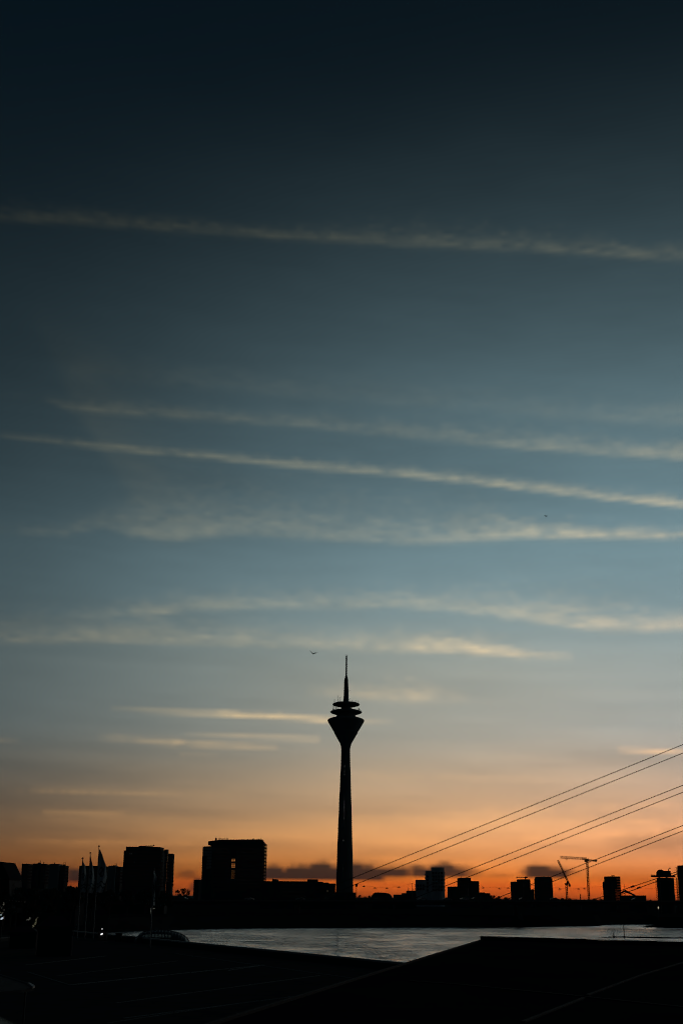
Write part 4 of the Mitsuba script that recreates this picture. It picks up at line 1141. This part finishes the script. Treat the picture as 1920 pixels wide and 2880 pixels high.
ribs = [rib_pts(x, max(h, .3)) for x, h in zip(xs, hz)]
for rp in ribs:
    part(k, 'roof_rib', cat_([bar(a, b, .07, 5) for a, b in zip(rp[:-1], rp[1:])]), 'steel_mat')
for i in range(len(ribs) - 1):
    solid = i >= 11 or i in (0,)
    for j0, j1, s in ((0, 3, solid), (3, 9, True), (9, 12, solid)):
        v = [q for rp in (ribs[i], ribs[i + 1]) for q in rp[j0:j1 + 1]]
        n = j1 - j0 + 1
        f = [[a, a + 1, n + a + 1, n + a] for a in range(n - 1)]
        part(k, 'roof_panel' if s else 'glass_panel', (v, f), 'boat_roof_mat' if s else 'tinted_pane_mat')
B['boat_roof_mat'] = two(flat((.035, .03, .028), .5, .4))
part(k, 'ridge_beam', cat_([bar(a[6] + [0, 0, .05], b[6] + [0, 0, .05], .1, 5) for a, b in zip(ribs[:-1], ribs[1:])]), 'steel_mat')
a = P(425, 2638, BOD)
for x in np.linspace(x0 + 1.2, x1 - 3.2, 9):
    part(k, 'window_post', bar([x, BOD - half + .1, zd], [x, BOD - half + .1, P(450, 2637, BOD)[2]], .06, 5), 'steel_mat')
part(k, 'dado_panel', bx(x0 + .6, x1 - 3.0, BOD - half + .12, BOD - half + .2, zd, P(450, 2638.5, BOD)[2]), 'dark_wall_mat')
part(k, 'dado_panel', bx(x0 + .6, x1 - 3.0, BOD + half - .2, BOD + half - .12, zd, P(450, 2638.5, BOD)[2]), 'dark_wall_mat')
for x in (500.5, 506, 511.5, 529.5):
    p = P(x, 2656, BOD)
    part(k, 'stern_post', bar([p[0], BOD - half * .9, zd], [p[0], BOD - half * .9, P(x, 2650, BOD)[2]], .07, 6), 'steel_mat')
r0, r1 = P(512, 2656.5, BOD), P(531, 2656.5, BOD)
part(k, 'stern_rail', bar([r0[0], BOD - half * .9, r0[2]], [r1[0], BOD - half * .9, r1[2]], .06, 6), 'white_metal_mat')

# quay clutter
for x0_, x1_, y0_, y1_, lab in [(325, 340.5, 2626.5, 2650, 'dark square cabinet on the quay wall left of the boat'), (357, 375.5, 2636, 2652, 'lower wide dark cabinet directly left of the boat')]:
    D = G((x0_ + x1_) / 2, y1_, LAND)[1] + 1.2
    k = thing('quay_cabinet', lab, 'cabinet', 'cabinets on the quay')
    a, b = P(x0_, y0_, D), P(x1_, y1_, D)
    m = bx(a[0], b[0], D, D + .8, LAND, a[2])
    part(k, 'box', m, 'dark_wall_mat')
    part(k, 'lid', bx(a[0] - .06, b[0] + .06, D - .06, D + .86, a[2] + .002, a[2] + .08), 'stone_mat')
    part(k, 'door', bx(a[0] + .1, b[0] - .1, D - .03, D - .005, LAND + .15, a[2] - .1), 'dark_wall_mat')
# lit kiosk at the left end of the parapet
D = 238.0
k = thing('ticket_kiosk', 'small dark kiosk with a bright white lamp at the left end of the river view', 'kiosk')
a, b = P(276, 2622, D), P(298, 2643, D)
part(k, 'wall', bx(a[0], b[0], D, D + 1.4, LAND, a[2]), 'dark_wall_mat')
part(k, 'roof', bx(a[0] - .12, b[0] + .12, D - .15, D + 1.5, a[2] + .002, a[2] + .1), 'roof_mat')
l0, l1 = P(284.2, 2629.6, D), P(290, 2626.4, D)
kk = part(k, 'lamp', bar([l0[0], D - .35, l0[2]], [l1[0], D - .35, l1[2]], .11, 10), 'lamp_off_mat')
scene[kk]['emitter'] = lit((1, 1, 1), 1.3)
part(k, 'lamp_bracket', bar([(l0[0] + l1[0]) / 2, D - .28, l0[2] + .1], [(l0[0] + l1[0]) / 2, D + .02, l0[2] + .3], .03, 6), 'steel_mat')
p = P(285.2, 2614, D)
part(k, 'signal_mast', bar([p[0], D + .7, a[2]], [p[0], D + .7, p[2]], .03, 6), 'steel_mat')
m = trimesh.creation.icosphere(1, .09); m.apply_translation((p[0], D + .7, p[2]))
kk = part(k, 'signal_lamp', m, 'lamp_off_mat'); scene[kk]['emitter'] = lit((1, 1, 1), .9)
# promenade lantern by the single flagpole, far lamps
D = 262.0
k = thing('promenade_lantern', 'small lantern post with a short string of lights beside the limp flag', 'street lamp')
p = P(424, 2553, D); q = P(437, 2556, D)
part(k, 'post', bar([p[0] + .15, D, .5], [p[0] + .15, D, p[2]], .07, 8, .05), 'steel_mat')
part(k, 'arm', bar([p[0] + .15, D, p[2]], [q[0], D, p[2]], .035, 6), 'steel_mat')
ms = []
for (x, y, s) in [(424, 2557, .07), (423.7, 2561, .06), (423.5, 2565, .06), (423.5, 2569, .05), (431, 2556.6, .055), (433, 2556.4, .06), (435.5, 2556.6, .05)]:
    c = P(x, y, D); m = trimesh.creation.icosphere(0, s); m.apply_translation(c); ms.append(m)
kk = part(k, 'bulbs', cat_(ms), 'lamp_off_mat', kind='stuff'); scene[kk]['emitter'] = lit((.95, 1, .8), .22)
for x, y, D, s, c, v, lab in [(447, 2542, 600, .14, (.8, 1, .85), .35, 'faint distant lamp right of the limp flag'), (522, 2527, 655, .2, (1, .95, .7), .35, 'faint distant lamp below the trees left of the broad office block'), (1850.6, 2555, 612, .42, (1, .85, .6), .32, 'pale narrow lamp under the bridge near the right edge')]:
    k = thing('bank_lamp', lab, 'street lamp', 'lamps on the far bank')
    p = P(x, y, D)
    part(k, 'post', bar([p[0], D + .1, min(LAND, p[2]) - .5 if p[2] > 0 else -1], [p[0], D + .1, p[2]], .08, 6), 'steel_mat')
    m = trimesh.creation.icosphere(1, s); m.apply_scale((.7, .7, 1.5) if D == 612 else (1, 1, 1)); m.apply_translation((p[0], D - .2, p[2] + .1))
    kk = part(k, 'globe', m, 'lamp_off_mat'); scene[kk]['emitter'] = lit(c, v)

# fairy lights in the trees at far left, floodlight, festoon
FD = 226.0


def fairy(pts, label, col, v, n, seed, hang):
    r = np.random.default_rng(seed)
    k = thing('fairy_lights', label, 'fairy lights', 'strings of lights at far left')
    w = [P(x, y, FD) for x, y in pts]
    part(k, 'wire', cat_([bar(a, b, .012, 4) for a, b in zip(w[:-1], w[1:])]), 'steel_mat')
    ms = []
    for i in range(n):
        t = i / max(n - 1, 1) * (len(w) - 1); j = min(int(t), len(w) - 2)
        c = w[j] + (w[j + 1] - w[j]) * (t - j) + r.normal(0, hang, 3)
        m = trimesh.creation.icosphere(0, r.uniform(.03, .075)); m.apply_translation(c); ms.append(m)
    kk = part(k, 'bulbs', cat_(ms), 'lamp_off_mat', kind='stuff'); scene[kk]['emitter'] = lit(col, v)


fairy([(9, 2541), (11, 2546), (7, 2553), (10, 2562), (5, 2570), (9, 2576)], 'string of small lights trailing down at the left edge above the bluish lamp', (1, .95, .75), .09, 22, 1, .16)
fairy([(74, 2588), (78, 2589), (81, 2587), (85, 2585)], 'short cluster of small lights at far left, middle of the three strings', (1, 1, .8), .28, 7, 2, .10)
fairy([(104, 2583), (101, 2589), (102, 2595), (98, 2601), (95, 2606), (91, 2608)], 'curved string of warm small lights, rightmost of the strings at far left', (1, .95, .55), .16, 22, 3, .10)
fairy([(17, 2531.5), (29, 2532.5), (40, 2534), (51, 2535.5), (60, 2536.8), (70, 2538)], 'faint level row of lights above the other strings at far left', (1, .95, .8), .03, 7, 4, .02)
k = thing('floodlight', 'bluish white floodlight at the left edge', 'lamp')
c = P(5.5, 2584.5, FD)
part(k, 'post', bar([c[0], FD + .3, LAND], [c[0], FD + .3, c[2]], .06, 8), 'steel_mat')
part(k, 'housing', bx(c[0] - .35, c[0] + .35, FD + .08, FD + .32, c[2] - .22, c[2] + .22), 'steel_mat')
m = trimesh.creation.icosphere(2, .2); m.apply_scale((1.5, .3, .75)); m.apply_transform(trimesh.transformations.rotation_matrix(-.6, [0, 1, 0])); m.apply_translation(c)
kk = part(k, 'lens', m, 'lamp_off_mat', True); scene[kk]['emitter'] = lit((.72, .82, 1), .6)
m = trimesh.creation.icosphere(1, .13); m.apply_translation(P(2.5, 2574.5, FD))
kk = part(k, 'upper_lens', m, 'lamp_off_mat', True); scene[kk]['emitter'] = lit((.75, .95, 1), .3)

# market stalls on the square
def stall(px, D, w, d, h, rot, label, mat='tarp_mat'):
    k = thing('market_stall', label, 'market stall', 'closed market stalls')
    c = G(*px, LAND)
    M = trimesh.transformations.rotation_matrix(rot, [0, 0, 1]); M[:3, 3] = [c[0], c[1], 0]

    def put(n, m, mt):
        m = m.copy(); m.apply_transform(M); part(k, n, m, mt)
    put('side_panel', bx(-w / 2, w / 2, -d / 2, d / 2, LAND + .01, LAND + h * .72), 'tarp_mat')
    rf = trimesh.Trimesh(*meshkit.arrays(([[-w / 2 - .2, -d / 2 - .2, LAND + h * .74], [w / 2 + .2, -d / 2 - .2, LAND + h * .74], [w / 2 + .2, d / 2 + .2, LAND + h * .74], [-w / 2 - .2, d / 2 + .2, LAND + h * .74], [-w / 2 + w * .3, 0, LAND + h], [w / 2 - w * .3, 0, LAND + h]], [[0, 1, 5, 4], [2, 3, 4, 5], [1, 2, 5, 5], [3, 0, 4, 4]]))[:2], process=False)
    put('roof', rf, mat)
    for sx in (-1, 1):
        for sy in (-1, 1):
            put('pole', bar([sx * (w / 2 + .12), sy * (d / 2 + .12), LAND], [sx * (w / 2 + .12), sy * (d / 2 + .12), LAND + h * .74], .035, 6), 'steel_mat')
    put('valance', bx(-w / 2 - .21, w / 2 + .21, -d / 2 - .23, -d / 2 - .205, LAND + h * .64, LAND + h * .738), mat)


stall((150, 2690), 0, 4.4, 3.0, 5.2, .25, 'tall dark closed stall standing left of the quay wall')
stall((66, 2668), 0, 4.0, 3.0, 3.2, .1, 'lower dark closed stall at the left edge')
# flat canopy whose pale metal tip catches the light
k = thing('flat_canopy', 'flat dark canopy at lower left, its pale metal tip pointing right', 'canopy')
zc_ = LAND + 3.0
cp = [G(*q, zc_)[:2] for q in ((-90, 2716), (84, 2771), (97, 2779), (60, 2785), (-90, 2800))]
part(k, 'roof', plan(Polygon(cp), zc_ - .16, zc_), 'tarp_mat')
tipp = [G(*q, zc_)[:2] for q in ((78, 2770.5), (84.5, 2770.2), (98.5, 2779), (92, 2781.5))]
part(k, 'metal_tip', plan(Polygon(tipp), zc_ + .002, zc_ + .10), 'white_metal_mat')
d0 = (cp[1] - cp[0]) / np.linalg.norm(cp[1] - cp[0]); n0 = np.array([-d0[1], d0[0]]) * .06
part(k, 'edge_strip', plan(Polygon([cp[0], cp[1] - d0 * .5, cp[1] - d0 * .5 - n0, cp[0] - n0]), zc_ + .002, zc_ + .07), 'band_mat')
for q in (cp[2] * .9 + cp[0] * .1, cp[0] * .6 + cp[1] * .4, cp[4] * .5 + cp[3] * .5):
    part(k, 'post', bar([*q, LAND], [*q, zc_ - .16], .06, 8), 'steel_mat', 40)

# terrace rail beside the viewer
k = thing('terrace_rail', 'pale blurred rail end in the lower left corner beside the viewer', 'railing')
a, b = P(-140, 2800, 1.55), P(180, 2962, 1.30)
mid = (a + b) / 2
dirn = (b - a) / np.linalg.norm(b - a)
drop = np.array([0, 0, -.030])
part(k, 'top_rail', bar(a - dirn * .6 + drop, b + dirn * .8 + drop, .028, 20), 'rail_mat', 40)
for t in (-.35, .75):
    q = mid + dirn * t + drop
    part(k, 'baluster', bar(q - [0, 0, 1.1], q - [0, 0, .02], .016, 10), 'rail_mat', 40)

# ------------------------------------------------------------------ birds
def bird(px, D, span_px, poly, label, bank):
    """poly: wing bone in pixels from left tip over body to right tip."""
    k = thing('gull', label, 'bird', 'birds in the sky')
    c = P(*px, D)
    s = D / FOCAL
    V, F = [], []
    n = len(poly)
    for i, (dx, dy, ch) in enumerate(poly):
        p = np.array([c[0] + dx * s, D, c[2] - dy * s])
        V += [p + [0, -ch * s * .5, .0], p + [0, 0, ch * s * .16], p + [0, ch * s * .7, -.1 * ch * s], p + [0, 0, -ch * s * .12]]
        if i:
            for j in range(4):
                a = (i - 1) * 4
                F.append([a + j, a + (j + 1) % 4, a + 4 + (j + 1) % 4, a + 4 + j])
    F += [[0, 3, 2, 1], [4 * n - 4, 4 * n - 3, 4 * n - 2, 4 * n - 1]]
    part(k, 'wings', trimesh.Trimesh(*meshkit.arrays((V, F))[:2], process=False), 'feather_mat')
    m = trimesh.creation.icosphere(2, 1.0)
    m.vertices[:, 1] *= 2.6
    m.vertices[:, [0, 2]] *= (1 - .32 * np.clip(m.vertices[:, 1:2] / 2.6, 0, 1))
    m.apply_scale(s * span_px * .055)
    m.apply_transform(trimesh.transformations.rotation_matrix(bank, [0, 0, 1])); m.apply_translation((c[0], D, c[2] - .2 * s))
    part(k, 'body', m, 'feather_mat', True)
    h = trimesh.creation.icosphere(1, s * span_px * .045); h.apply_translation((c[0] + math.sin(bank) * -s * span_px * .16, D - math.cos(bank) * s * span_px * .15, c[2] + s * .2))
    part(k, 'head', h, 'feather_mat', True)
    t = trimesh.convex.convex_hull(np.array([[c[0] - .4 * s, D + s * span_px * .12, c[2]], [c[0] + .4 * s, D + s * span_px * .12, c[2]], [c[0] - s * 1.5, D + s * span_px * .28, c[2] - .3 * s], [c[0] + s * 1.5, D + s * span_px * .28, c[2] - .3 * s], [c[0], D + s * span_px * .12, c[2] + .3 * s]]))
    part(k, 'tail', t, 'feather_mat')


bird((880.3, 1839.0), 165.0, 23, [(-10.2, -8.8, 2.2), (-6.8, -6.0, 4.2), (-3.4, -2.8, 6.2), (-1, -.4, 7.5), (.6, 0, 7.8), (2.6, -1.5, 7.0), (5.8, -2.3, 6.0), (9.4, -2.8, 3.6), (12.4, -3.3, 1.4)], 'dark gull with raised wings just left of the tower mast', .5)
bird((1535.3, 1450.9), 300.0, 10, [(-5.4, -1.9, 2), (-2.6, -.8, 4), (-.4, .3, 6), (1.2, .35, 6), (3.2, -.1, 4.4), (5.0, -.5, 2)], 'small dark bird gliding at right under the long bright contrail', 1.2)
